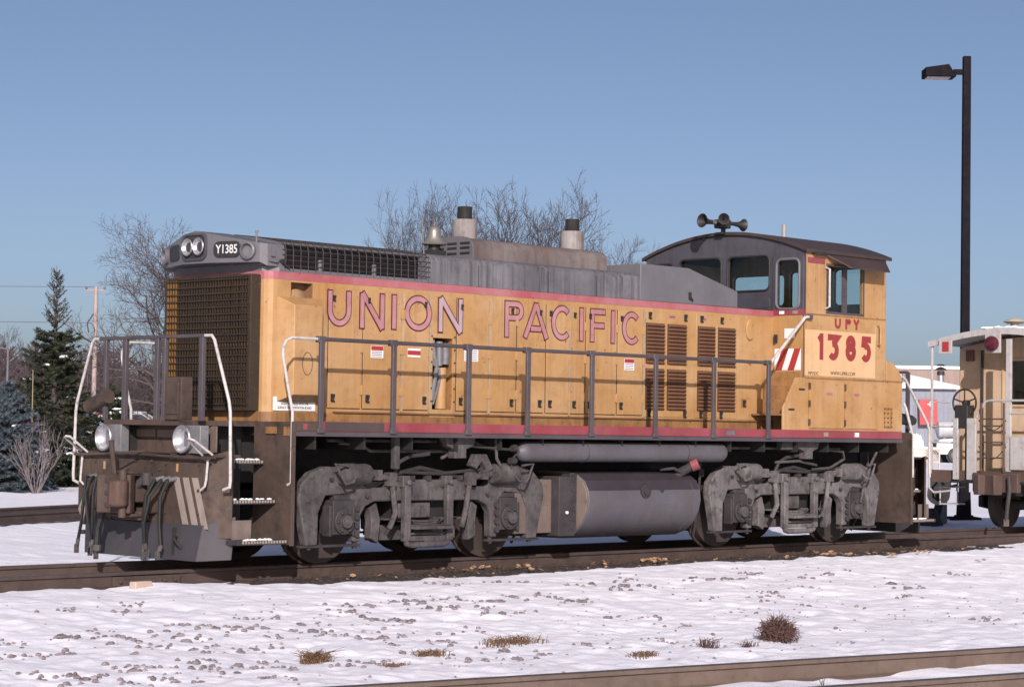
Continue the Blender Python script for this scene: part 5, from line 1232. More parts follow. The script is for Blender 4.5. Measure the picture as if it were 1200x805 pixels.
    for s in (-1, 1):
        for a, k in ((-1.37,-1), (1.37,1)):
            x = xc + a + k*.60
            mb = MB(); mb.tube([(x,s*1.02,1.45),(x+k*.03,s*1.02,1.0),(x-k*.02,s*.95,.55),(x-k*.10,s*.80,.16)], .02, 7); mb.cbox((x,s*1.02,1.05),(.06,.06,.10)); Q('sand_pipe', mb, TRKD)
        mb = MB()
        for u in (-1.55,-.62,.62,1.55,-1.0,1.0): mb.cyl((xc+u,s*1.21,.80 if abs(u) < 1.2 else 1.0),(xc+u,s*1.255,.80 if abs(u) < 1.2 else 1.0),.024,n=6)
        for m_ in mb.pieces(.001): Q('frame_bolt', m_, TRKD)
    for a in (-1.37, 1.37):
        mb = MB(); mb.cyl((xc+a,-1.05,.51),(xc+a,1.05,.51),.085); mb.box(xc+a-.3,xc+a+.3,-.55,.55,.22,.85); Q('axle', mb, SOOT_SHADE)
    mb = MB(); mb.box(xc-.45,xc+.45,-1.05,1.05,.50,.95); mb.box(xc-1.9,xc+1.9,-.66,-.60,.55,.9); mb.box(xc-1.9,xc+1.9,.60,.66,.55,.9); Q('bolster', mb, SOOT_SHADE)
    return T
truck(-3.685, TRK, 0)
truck(3.685, TRKW, 1)
# ------------------------------------------------------------------ caboose on the same track
CAB_TAN = paint('caboose_tan_paint', (.50,.345,.22), (.55,.40,.27), dirt=(.24,.15,.10), dirt_amt=.35, streak=.3, rough=.55, rust=.1)
CAB_WH = paint('caboose_white_paint', (.40,.38,.38), (.47,.45,.45), dirt=(.16,.11,.09), dirt_amt=.55, streak=.3, rough=.55, rust=.2)
CABR = paint('rusty_coupler', (.075,.046,.037), (.11,.068,.054), dirt=(.05,.035,.03), dirt_amt=.6, streak=0, rough=.75, rust=.2)
cb = thing('caboose', 'tan caboose with white end rails and a red marker lamp behind the locomotive', 'caboose', (11.0, 0, 0))
def B(name, mb, mat, bevel=0, parent=None): return mk(name, mb, mat, parent if parent is not None else cb, bevel)
crz = lambda y: 3.44 - .21*(abs(y)/1.42)**1.7
wall_o = [(-1.36,1.0),(1.36,1.0)] + [(1.36-2.72*i/12, crz(1.36-2.72*i/12)-.06) for i in range(13)]
mb = MB(); mb.panel(wall_o, [rrect(-.33,.33,2.16,2.98,.03)], FX(.85), .06)
mb.panel(rect(.85,9.5,1.0,3.16), [rect(2.2,3.0,2.1,2.8), rect(5.2,6.0,2.1,2.8)], lambda u,v,d:(u,-1.36+d,v), .05); mb.box(.91,9.5,1.31,1.36,1.0,3.16); mb.box(9.45,9.5,-1.31,1.31,1.0,3.2)
B('body', mb, CAB_TAN, .004)
mb = MB(); mb.box(.99,9.4,-1.28,1.28,1.0,1.05); mb.box(.95,1.0,-1.0,-.4,1.05,3.1); B('body_interior', mb, DARK)
B('door_window_frame', ring(rrect(-.33,.33,2.16,2.98,.03), FX(.848), .03), CAB_TAN, 0)
mb = MB(); mb.panel(rrect(-.33,.33,2.16,2.98,.03), [], FX(.88), .005); B('window_pane', mb, GLASS); mb = MB(); mb.panel(rect(2.2,3.0,2.1,2.8), [], lambda u,v,d:(u,-1.33+d,v), .005); B('window_pane', mb, GLASS)
mb = MB(); mb.box(.825,.848,-.47,-.44,1.05,3.1); mb.box(.825,.848,.44,.47,1.05,3.1); B('door_frame', mb, CAB_TAN)
mb = MB(); mb.box(.815,.847,.86,.90,1.06,3.15); B('corner_seam', mb, TRKD)
# roof with overhang above the platform
mb = MB(); n = 17; ys = [1.44-2.88*i/(n-1) for i in range(n)]
vs = [(x,y,crz(y)+k) for x in (-.02,9.8) for k in (0,.06) for y in ys]; fs = []
for i in range(n-1):
    a, b, c, d = i, n+i, 2*n+i, 3*n+i
    fs += [(a,c,c+1,a+1),(b,b+1,d+1,d),(a,a+1,b+1,b),(c,d,d+1,c+1)]
fs += [(0,n,3*n,2*n),(n-1,3*n-1,4*n-1,2*n-1)]
mb.add(vs, fs); rf = B('roof', mb, CAB_WH, .004)
mb = MB()
for i in range(n-1):
    (y0,y1) = ys[i], ys[i+1]; mb.add([(-.05,y0,crz(y0)-.05),(-.05,y1,crz(y1)-.05),(-.05,y1,crz(y1)+.055),(-.05,y0,crz(y0)+.055),(-.022,y0,crz(y0)-.05),(-.022,y1,crz(y1)-.05),(-.022,y1,crz(y1)+.055),(-.022,y0,crz(y0)+.055)],[(0,1,2,3),(5,4,7,6),(3,2,6,7),(1,0,4,5)])
B('roof_fascia', mb, CAB_WH, parent=rf)
mb = MB(); rg = random.Random(4)
for k in range(150):
    y = rg.uniform(-1.4,.3); x = rg.uniform(.02,3.0); mb.blob((x,y,crz(y)+.065),.14,.12,.035,rg,.25,7,4)
B('roof_snow', mb, SNOWL, parent=rf)
mb = MB(); mb.cyl((.95,.30,3.40),(.95,.30,3.62),.07); mb.lathe([(.14,0),(.20,.03),(.15,.07),(.02,.10)], (.95,.30,3.62), (0,0,1), 18); B('roof_vent', mb, paint('vent_cream', (.42,.36,.28), dirt_amt=.5, streak=0), parent=rf)
# marker lamps under the eave
mb = MB(); mb.box(-.09,-.05,.93,1.19,3.06,3.30); l1 = B('marker_box', mb, CAB_WH, .004); mb = MB(); mb.box(-.10,-.088,.98,1.11,3.10,3.27); B('red_reflector', mb, REDP, parent=l1)
mb = MB(); mb.box(-.10,-.055,-.06,.24,3.06,3.40); l2 = B('marker_box', mb, CAB_WH, .004); mb = MB(); mb.lathe([(.13,0),(.135,.05),(.11,.10),(.04,.13),(.004,.135)], (-.10,.09,3.22), (-1,0,0), 24); B('red_lens', mb, paint('red_lens', (.07,.012,.020), (.10,.017,.026), dirt_amt=.3, streak=0, rough=.25), parent=l2)
mb = MB(); mb.box(.80,.845,1.05,1.20,2.96,3.16); B('dark_red_plate', mb, paint('dark_red_plate', (.10,.03,.03), dirt_amt=.3, streak=0))
# platform, posts and rails
mb = MB(); mb.box(0,.85,-1.36,1.36,.94,1.0); mb.box(-.03,.0,-1.36,1.36,.80,1.02); B('platform', mb, CABR, .006)
for y, w in ((1.385,.035),(-.18,.10),(-1.385,.035)):
    mb = MB(); mb.box(-.02,.03,y-w/2,y+w/2,1.0,3.30 if w > .05 else 3.22); B('end_post', mb, CAB_WH, .006)
for y0,y1 in ((.78,.88),(.42,.60)):
    mb = MB(); mb.box(-.10,-.04,y0,y1,.86,1.93); B('rail_standard', mb, CAB_WH, .008)
for z in (1.55,2.02,2.22):
    mb = MB()
    if z == 2.02: mb.tube([(-.01,.45,1.95),(-.01,.42,2.02),(-.01,.28,2.22),(-.01,.2,2.24),(-.01,-1.38,2.24)], .022, 8)
    elif z == 2.22: mb.tube([(-.01,-.2,2.02),(-.01,-1.38,2.02)], .018, 8)
    else: mb.tube([(-.01,1.38,1.50),(-.01,.85,1.50)], .014, 8); mb.tube([(-.01,1.38,1.78),(-.01,.9,1.78)], .012, 8)
    B('end_rail', mb, CAB_WH)
mb = MB(); mb.tube([(-.02,1.385,1.30),(-.04,1.40,1.0),(-.04,1.40,.70),(-.04,1.30,.62),(-.04,.95,.66)], .018, 8); B('platform_grab', mb, CAB_WH); mb = MB(); mb.tube([(.0,1.38,2.1),(.0,1.36,2.2),(.0,1.25,2.22),(.0,1.1,2.2),(.0,.98,2.2),(0,.96,1.9),(0,.90,1.86)], .014, 8); B('platform_grab', mb, CAB_WH)
mb = MB()
for y in (.33,-.12): mb.tube([(-.06,y,1.0),(-.06,y,2.2)], .022, 8)
for z in (1.25,1.52,1.80,1.92): mb.tube([(-.06,.33,z),(-.06,-.12,z)], .015, 6)
B('end_ladder', mb, CABR)
mb = MB(); mb.box(-.05,-.02,-1.36,-.24,1.05,1.62); B('white_end_panel', mb, CAB_WH, .006)
mb = MB()
for sag, z in ((.18,1.9),(.22,1.45)):
    mb.tube([(-.03,.40-.55*i/10,z-sag*sin(pi*i/10)) for i in range(11)], .009, 5)
B('safety_chain', mb, BLK)
# brake wheel on its stand
mb = MB(); mb.tube([(.0+.02, .72+.235*cos(a), 2.20+.235*sin(a)) for a in np.linspace(0,2*pi,30)[:-1]], .018, 7, closed=True)
for k in range(5): a = 2*pi*k/5+.3; mb.tube([(.02,.72,2.20),(.02,.72+.23*cos(a),2.20+.23*sin(a))], .014, 5)
bw = B('brake_wheel', mb, BLK); mb = MB(); mb.box(-.08,.14,.60,.86,1.75,2.16); mb.cyl((0,.72,2.2),(.14,.72,2.2),.05); mb.tube([(.0,.66,1.75),(.0,.66,.9)], .03, 7); B('brake_stand', mb, BLK, .01, parent=bw)
# coupler and end gear
mb = MB(); mb.box(-.30,-.03,-.16,.16,.70,.93); mb.prism([(-.52,-.22),(-.30,-.25),(-.22,.14),(-.30,.22),(-.50,.20),(-.56,.06),(-.44,.02),(-.46,-.10)], lambda u,v,d:(u,v,.62+d), 0, .34); mb.box(-.14,-.02,-.45,.45,.66,.99); B('coupler', mb, CABR, .015)
mb = MB(); mb.tube([(-.06,-.25,.86),(-.18,-.30,.92),(-.22,-.34,.70),(-.22,-.30,.40),(-.20,-.27,.18)], .035, 8); h = B('air_hose', mb, TRKD); mb = MB(); mb.cbox((-.20,-.27,.15),(.06,.07,.12)); B('hose_coupling', mb, TANKB, parent=h)
mb = MB(); mb.tube([(-.05,.95,.82),(-.10,.5,.84),(-.10,-.1,.80),(-.05,-.6,.84)], .018, 7); B('cut_lever', mb, BLK)
# steps and trucks
for s in (-1,1):
    for z in (.40,.70):
        mb = MB(); mb.box(.25,.75,min(s*1.36,s*1.16),max(s*1.36,s*1.16),z,z+.025); B('platform_step', mb, CAB_WH, .004)
    mb = MB()
    for x in (.22,.77): mb.tube([(x,s*1.34,.95),(x,s*1.34,.40)], .014, 6)
    B('step_hanger', mb, CAB_WH)
mb = MB(); mb.box(.3,9.2,-1.2,1.2,.80,.96); mb.box(.2,9.4,-.3,.3,.6,.82); B('underframe', mb, SOOT_SHADE)
for xc in (2.2, 7.6):
    for s in (-1,1):
        for a in (-.85,.85):
            mb = MB(); mb.lathe([(.09,0),(.12,.05),(.34,.04),(.38,.06),(.42,.06),(.422,-.045),(.445,-.06),(.445,-.085),(.36,-.085),(.12,-.05)], (xc+a,s*.755,.425), (0,s,0), 32, caps=False); B('wheel', mb, bpy.data.materials['wheel_rust'])
        mb = MB(); mb.prism([(xc-1.1,.36),(xc-.7,.30),(xc-.5,.28),(xc+.5,.28),(xc+.7,.30),(xc+1.1,.36),(xc+1.1,.56),(xc+.6,.62),(xc+.4,.72),(xc-.4,.72),(xc-.6,.62),(xc-1.1,.56)], (lambda u,v,d:(u,-1.12+d,v)) if s < 0 else (lambda u,v,d:(u,1.02+d,v)), 0, .10); B('side_frame', mb, SOOT_SHADE, .015)
    for a in (-.85,.85):
        mb = MB(); mb.cyl((xc+a,-1.0,.425),(xc+a,1.0,.425),.08); B('axle', mb, SOOT_SHADE)

# ------------------------------------------------------------------ lamp post
LAMPB = paint('bronze_lamp_paint', (.010,.009,.013), (.014,.012,.017), dirt_amt=.2, streak=.1, rough=.8, spec=.05)
zb = gz(20.6, 6.9)
lp = thing('lamp_post', 'tall square dark bronze lamp post with a single shoebox head rising behind the caboose', 'lamp post', (20.6, 6.9, zb), radians(44.5-90))
H = 10.25 - zb
mb = MB(); mb.hexa([(-.10,-.10,.05),(.10,-.10,.05),(.10,.10,.05),(-.10,.10,.05)], [(-.085,-.085,H),(.085,-.085,H),(.085,.085,H),(-.085,.085,H)]); mk('pole', mb, LAMPB, lp, .012)
mb = MB(); mb.box(-.34,.34,-.34,.34,0,.06); mb.cyl((0,0,.05),(0,0,.10),.22); mb.cyl((0,0,.10),(0,0,.62),.17,.15); mk('base', mb, LAMPB, lp, .01)
mb = MB(); mb.box(-.30,-.085,-.045,.045,H-.42,H-.30); mk('arm', mb, LAMPB, lp, .006)
mb = MB(); mb.hexa([(-.98,-.27,H-.50),(-.28,-.27,H-.50),(-.28,.27,H-.50),(-.98,.27,H-.50)],[(-.98,-.27,H-.30),(-.45,-.27,H-.22),(-.45,.27,H-.22),(-.98,.27,H-.30)]); hd = mk('lamp_head', mb, LAMPB, lp, .012)
mb = MB(); mb.box(-.93,-.40,-.22,.22,H-.512,H-.501); mk('lamp_lens', mb, paint('lamp_diffuser', (.14,.12,.13), dirt_amt=.3, streak=0, rough=.3), hd)

# drum on a stand beside the lamp base
dx, dy = 17.2, 5.3; dz = gz(dx, dy)
CREAM = paint('cream_drum', (.55,.46,.40), (.62,.53,.47), dirt=(.30,.20,.15), dirt_amt=.5, streak=.2, rough=.55, rust=.1)
dr = thing('air_drum', 'cream drum with hoses tilted on a dark stand beside the lamp post base', 'drum', (dx, dy, dz))
mb = MB(); mb.lathe([(.05,-.02),(.22,0),(.235,.03),(.235,.72),(.20,.78),(.04,.80)], (-.35,-.20,.62), (.72,.42,.42), 26); mk('drum_body', mb, CREAM, dr)
mb = MB(); mb.cyl((-.36,-.21,.615),(-.40,-.24,.59),.06); mk('drum_plug', mb, BLK, dr)
mb = MB(); mb.hexa([(-.62,-.25,0),(-.22,-.25,0),(-.22,.15,0),(-.62,.15,0)],[(-.52,-.15,.36),(-.34,-.15,.36),(-.34,.05,.36),(-.52,.05,.36)]); mb.hexa([(-.2,-.1,.0),(.9,.4,.0),(.9,.6,.0),(-.2,.1,.0)],[(.55,.2,.72),(.9,.4,.95),(.9,.6,.95),(.55,.4,.72)]); mk('stand', mb, BLK, dr, .01)
mb = MB(); mb.tube([(-.30,-.3,.86),(-.55,-.35,.95),(-.72,-.3,.80),(-.66,-.28,.6),(-.5,-.3,.52)], .022, 7); mb.tube([(0,-.2,.98),(.3,-.2,1.02),(.6,0,.92)], .02, 7); mb.tube([(-.1,-.25,.8),(.2,-.3,.85),(.5,-.1,.72)], .02, 7); mk('hose', mb, RUB, dr)

# ------------------------------------------------------------------ trees
BARK = paint('grey_brown_bark', (.06,.048,.048), (.085,.07,.07), dirt=(.05,.04,.04), dirt_amt=.5, streak=0, rough=.85, bump=.5, scale=4)
TWIG = paint('twig_brown', (.055,.042,.043), (.075,.058,.060), dirt_amt=.2, streak=0, rough=.85, bump=0)
PTWIG = paint('purple_brown_twigs', (.065,.045,.052), (.085,.06,.068), dirt_amt=.2, streak=0, rough=.9, bump=0)
def bare_tree_meshes(seed, H, trunk_r, upright=.55, spread=.75, nb=(9,6,6,5), first=.28, twig=.0095, reach=.62, bark=BARK, tw=TWIG):
    rg = random.Random(seed); A = MB(); Bm = MB()
    def grow(p, d, L, r, lev):
        segs = 5 if lev == 0 else (4 if lev < 3 else 3)
        pts = [p]; dirs = [d]; q = p.copy(); dd = d.copy()
        for i in range(segs):
            dd = (dd + Vector((rg.gauss(0,.13),rg.gauss(0,.13),rg.gauss(.03 if lev else .06,.10)))*(1 if lev else .5)).normalized()
            q = q + dd*(L/segs); pts.append(q.copy()); dirs.append(dd.copy())
        r1 = max(twig*.6, r*(.42 if lev == 0 else .35))
        rs = [r + (r1-r)*i/segs for i in range(segs+1)]
        (A if lev < 2 else Bm).tube(pts, rs, 8 if lev == 0 else (5 if lev == 1 else 3), caps=False)
        if lev >= len(nb): return
        for k in range(nb[lev]):
            t = first + (1-first)*(k+rg.random()*.9)/nb[lev] if lev == 0 else .18+.82*(k+rg.random())/nb[lev]
            t = min(t, .999); f = t*segs; i = int(f); c = pts[i].lerp(pts[i+1], f-i); td = dirs[i+1]
            o = td.orthogonal().normalized(); o = Matrix.Rotation(k*2.4+rg.uniform(-.5,.5), 3, td) @ o
            ang = rg.uniform(.5, 1.0)*spread*1.15
            nd = (td*cos(ang) + o*sin(ang) + Vector((0,0,upright*.25))).normalized()
            base = (reach*1.05 - reach*.45*t) if lev == 0 else (.62-.25*t)
            grow(c, nd, L*base*rg.uniform(.75,1.15)*(1.0 if lev else .95), max(twig, rs[i]*rg.uniform(.45,.65)), lev+1)
    grow(Vector((0,0,-.3)), Vector((rg.gauss(0,.04),rg.gauss(0,.04),1)).normalized(), H*.92, trunk_r, 0)
    zmax = max(v[2] for v in Bm.v)
    k = H/zmax
    for M_ in (A, Bm): M_.v = [(x*k,y*k,z*k if z > 0 else z) for x,y,z in M_.v]
    a = A.mesh('trunk', 60); a.materials.append(bark); b = Bm.mesh('crown', None); b.materials.append(tw)
    return a, b
def place_tree(meshes, label, x, y, h_scale=1.0, rz=0, group=None, name='bare_tree', wide=1.0):
    t = thing(name, label, 'tree', (x, y, gz(x,y)-.05), rz, group); t.scale = (h_scale*wide, h_scale*wide, h_scale)
    mk('trunk', meshes[0], BARK, t); mk('crown', meshes[1], TWIG, t)
    return t
T1 = bare_tree_meshes(11, 10.0, .20, .5, .95, (14,9,7,5), reach=.85, first=.25)
T2 = bare_tree_meshes(23, 10.0, .17, .9, .72, (14,8,6,5), first=.32, reach=.84)
T3 = bare_tree_meshes(37, 10.0, .15, .8, .8, (13,9,6,5), first=.32, reach=.9)
T4 = bare_tree_meshes(51, 10.0, .13, 1.0, .55, (9,6,5,4), first=.15, bark=PTWIG, tw=PTWIG)
place_tree(T1, 'broad bare tree with a grey trunk just left of the locomotive front', 29.6, 48.5, .99, 1.1)
place_tree(T3, 'leftmost of the bare trees rising behind the locomotive roof, behind the bell', 42.9, 49.3, 1.20, .4, wide=.66)
place_tree(T2, 'bare tree rising behind the front exhaust stack of the locomotive', 45.2, 47.0, 1.20, 2.0)
place_tree(T2, 'tallest bare tree between the two exhaust stacks of the locomotive', 46.4, 45.0, 1.27, 4.1)
place_tree(T3, 'rightmost of the bare trees rising behind the locomotive roof, behind the rear stack', 49.0, 42.6, 1.06, 5.2, wide=.8)
place_tree(T4, 'thin purplish bare tree at the left edge of the picture behind the blue spruce', 49.3, 92.4, .72, .3)
place_tree(T4, 'second thin bare tree at the far left, just left of the dark spruce', 51.5, 91.0, .60, 2.3)
place_tree(T4, 'low purplish bare tree seen between the dark spruce and the utility pole', 46.0, 80.5, .50, 4.0)
place_tree(T1, 'small bare tree with low limbs just right of the utility pole', 34.5, 58.5, .40, 3.0)

def needle_mat(name, c, c2): return paint(name, c, c2, dirt=(c[0]*.5,c[1]*.5,c[2]*.5), dirt_amt=.5, streak=0, rough=.7, bump=0, scale=1.6)
def spruce(name, label, x, y, H, R_, mat, seed, whorl=.30, needle=.07, dens=1.0, snow_n=0, top_bare=.14, droop=.25, stem=BARK):
    rg = random.Random(seed); tr = thing(name, label, 'tree', (x, y, gz(x,y)-.05))
    A = MB(); Nn = MB(); S = MB()
    A.tube([(0,0,-.2),(0,0,H*.5),(.02,0,H*.85),(.0,.02,H)], [H*.018,H*.012,.02,.007], 7, caps=False)
    def needles(p, q, n, ln):
        d = (q-p); u = d.normalized() if d.length > 1e-6 else Vector((0,0,1))
        for i in range(n):
            c = p + d*rg.random(); o = Matrix.Rotation(rg.uniform(0,2*pi), 3, u) @ u.orthogonal().normalized()
            t = (u*.75 + o*.8).normalized(); w = u.cross(o)*ln*.13; e = c + t*ln*rg.uniform(.7,1.2)
            Nn.add([c-w, c+w, e], [(0,1,2)])
    z = H*.03
    while z < H*.97:
        f = z/H; rad = R_*(1-f)**.75*(1.0 if f > .08 else .8); n = max(4, int((9 if f < .7 else 6)*dens))
        for k in range(n):
            a = rg.uniform(0, 2*pi); L = rad*rg.uniform(.65,1.15)
            if f > 1-top_bare: L = max(.22, rad*1.0); upw = .9
            else: upw = -.10 + .75*f**2
            d = Vector((cos(a), sin(a), upw)).normalized(); p0 = Vector((0,0,z+rg.uniform(-.08,.08))); pts = [p0]
            for i in range(4):
                t = (i+1)/4; pts.append(p0 + d*L*t + Vector((0,0,(-droop*sin(pi*t*.6)+.22*t*t)*L*.6)))
            A.tube(pts, [.018*(1-f)+.006,.014,.01,.007,.004], 4, caps=False)
            bare = f > 1-top_bare
            for i in range(4):
                if i == 0 and f < .5 and L > .6: continue
                needles(pts[i], pts[i+1], int((5 if bare else 14)*dens*max(.4, L)), needle)
                if bare: continue
                m = int(3*max(.6, L))
                for j in range(m):
                    c = pts[i].lerp(pts[i+1], rg.random()); sd = rg.choice((-1,1)); o = d.cross(Vector((0,0,1))).normalized()*sd
                    e = c + (d*.6 + o*.75 + Vector((0,0,-.18))).normalized()*L*.34*(1.1-.2*i)*rg.uniform(.6,1.2)
                    needles(c, e, int(13*dens), needle)
            if snow_n and not bare and rg.random() < snow_n:
                c = pts[2].lerp(pts[3], rg.random())
                for q in range(3): S.blob((c.x+rg.gauss(0,.06), c.y+rg.gauss(0,.06), c.z+.05), .10*rg.uniform(.6,1.3), .10, .045, rg, .3, 7, 4)
        z += whorl*(.8 if f < .8 else .7)*rg.uniform(.8,1.2)
    mk('trunk', A, stem, tr, sharp=60)
    o = mk('crown', Nn, mat, tr, sharp=None)
    if S.v: tag(mk('snow_clumps', S, SNOWL, tr), kind='stuff')
    return tr
DKG = needle_mat('dark_spruce_needles', (.016,.024,.013), (.034,.040,.018)); BLG = needle_mat('blue_spruce_needles', (.045,.063,.080), (.085,.110,.135)); DKB = needle_mat('brownish_evergreen', (.05,.045,.025), (.07,.06,.032))
spruce('spruce_tree', 'tall dark green spruce with bare leader shoots and snow clumps, left of the locomotive', 14.9, 34.7, 6.6, 1.65, DKG, 2, .24, .12, 1.35, .05, .30, stem=BARK)
spruce('spruce_tree', 'lower dark snow flecked evergreen between the tall spruce and the locomotive front', 16.6, 34.1, 3.1, 1.5, DKG, 8, .22, .11, 1.7, .14, .06)
spruce('blue_spruce', 'blue grey spruce at the left edge in front of the tall dark spruce', 11.0, 31.0, 3.1, 1.35, BLG, 5, .20, .11, 2.0, .03, .05)
spruce('blue_spruce', 'low blue grey spruce cut by the left picture edge', 9.9, 31.6, 2.2, 1.0, BLG, 6, .22, .10, 1.6, .03, .05)
spruce('evergreen', 'small dark evergreen seen between the front handrail posts of the locomotive', 43.0, 67.5, 3.9, 1.5, DKB, 14, .3, .14, 1.2, .05, .12)
spruce('evergreen', 'rounded brown evergreen just right of the tall dark spruce, behind the utility pole', 33.5, 62.0, 4.6, 1.5, DKB, 19, .3, .14, 1.2, .0, .1)
# bare shrub
SHR = paint('shrub_grey_stem', (.15,.125,.135), (.20,.165,.175), dirt=(.09,.06,.06), dirt_amt=.5, streak=0, rough=.8, bump=0, scale=3)
def shrub(label, x, y, n, h, seed, mat):
    rg = random.Random(seed); mb = MB()
    def st(p, d, L, r, lev):
        pts = [p]; q = p.copy(); dd = d
        for i in range(4):
            dd = (dd + Vector((rg.gauss(0,.10),rg.gauss(0,.10),.05))).normalized(); q = q + dd*L/4; pts.append(q.copy())
        mb.tube(pts, [r,r*.85,r*.7,r*.55,r*.35], 4, caps=False)
        if lev < 2:
            for k in range(4 if lev == 0 else 3):
                i = rg.randint(1,3); st(pts[i], (dd + Vector((rg.gauss(0,.4),rg.gauss(0,.4),.1))).normalized(), L*rg.uniform(.4,.65), r*.6, lev+1)
    for k in range(n):
        a = 2*pi*k/n + rg.uniform(-.2,.2); t = rg.uniform(.12,.62)
        st(Vector((.06*cos(a),.06*sin(a),-.05)), Vector((cos(a)*t,sin(a)*t,1)).normalized(), h*rg.uniform(.55,1.0), .015, 0)
    o = mk('bare_shrub', mb, mat, loc=(x,y,gz(x,y)), sharp=60); return tag(o, label, 'shrub')
shrub('pale leafless shrub with many upright stems in front of the two spruces', 11.0, 29.6, 14, 1.9, 3, SHR)
mb = MB(); mb.tube([(0,0,-.05),(.01,0,1.6),(.0,.0,3.4)], [.02,.018,.014], 6); st = mk('garden_stake', mb, paint('bamboo', (.20,.17,.09), dirt_amt=.3, streak=0), loc=(13.3,33.4,gz(13.3,33.4))); tag(st, 'thin upright bamboo stake between the blue and the dark spruce', 'stake')

# ------------------------------------------------------------------ utility pole and wires
UW = paint('pale_pole_wood', (.34,.265,.25), (.39,.31,.295), dirt=(.2,.15,.14), dirt_amt=.4, streak=.4, rough=.8, smap=(20,20,.5))
ux, uy = 30.2, 54.8; uz = gz(ux,uy)
upole = thing('utility_pole', 'pale wooden utility pole with a short crossarm left of the locomotive', 'utility pole', (ux,uy,uz))
ht = 7.25-uz
mb = MB(); mb.cyl((0,0,-.3),(0,0,ht),.105,.085,12); mk('pole', mb, UW, upole)
mb = MB(); d = Vector((.70,-.71,0)); mb.tube([Vector((0,0,ht-.15))-d*.45, Vector((0,0,ht-.15))+d*.40], .032, 6); mk('crossarm', mb, UW, upole)
mb = MB()
for t in (-.4,.35): mb.lathe([(.02,0),(.05,.03),(.05,.08),(.02,.12)], Vector((0,0,ht-.12))+d*t, (0,0,1), 10)
mk('insulator', mb, GRYB, upole)
mb = MB(); mb.tube([(-.25,.1,ht-1.9),(-.30,.15,ht-1.5),(-.05,.05,ht-1.1)], .025, 6); mk('pole_bracket', mb, BLK, upole)
WIRE = plain('wire_dark', (.10,.09,.10), .6)
mb = MB(); a = Vector((ux,uy,7.25)); b = Vector((-10,95,8.2)); mb.tube([a.lerp(b,i/14)-Vector((0,0,.5*sin(pi*i/14))) for i in range(15)], .011, 4)
w1 = mk('overhead_wire', mb, WIRE); tag(w1, 'upper overhead wire running left from the utility pole top', 'wire')
mb = MB(); a = Vector((29.9,54.7,5.75)); b = Vector((-12,93,7.2)); mb.tube([a.lerp(b,i/14)-Vector((0,0,.55*sin(pi*i/14))) for i in range(15)], .012, 4); mb.tube([a,a+Vector((.12,-.1,-.16)),a+Vector((.1,-.1,-.38)),a+Vector((0,-.02,-.42))], .02, 5)
w2 = mk('overhead_wire', mb, WIRE); tag(w2, 'lower overhead wire with a hooked end crossing behind the spruce top', 'wire')
lx, ly = 38.75, 74.7
sl_ = thing('street_light', 'small pale street light at the far left beside the blue spruce', 'street light', (lx,ly,gz(lx,ly)))
mb = MB(); mb.cyl((0,0,0),(0,0,4.4),.07,.05,8); mk('pole', mb, GRYB, sl_); mb = MB(); mb.tube([(0,0,4.38),(-.3,.3,4.45),(-.6,.6,4.42)], .035, 6); mk('arm', mb, GRYB, sl_); mb = MB(); mb.cbox((-.7,.7,4.40),(.35,.35,.10)); mk('lamp_head', mb, GRYB, sl_, .02)

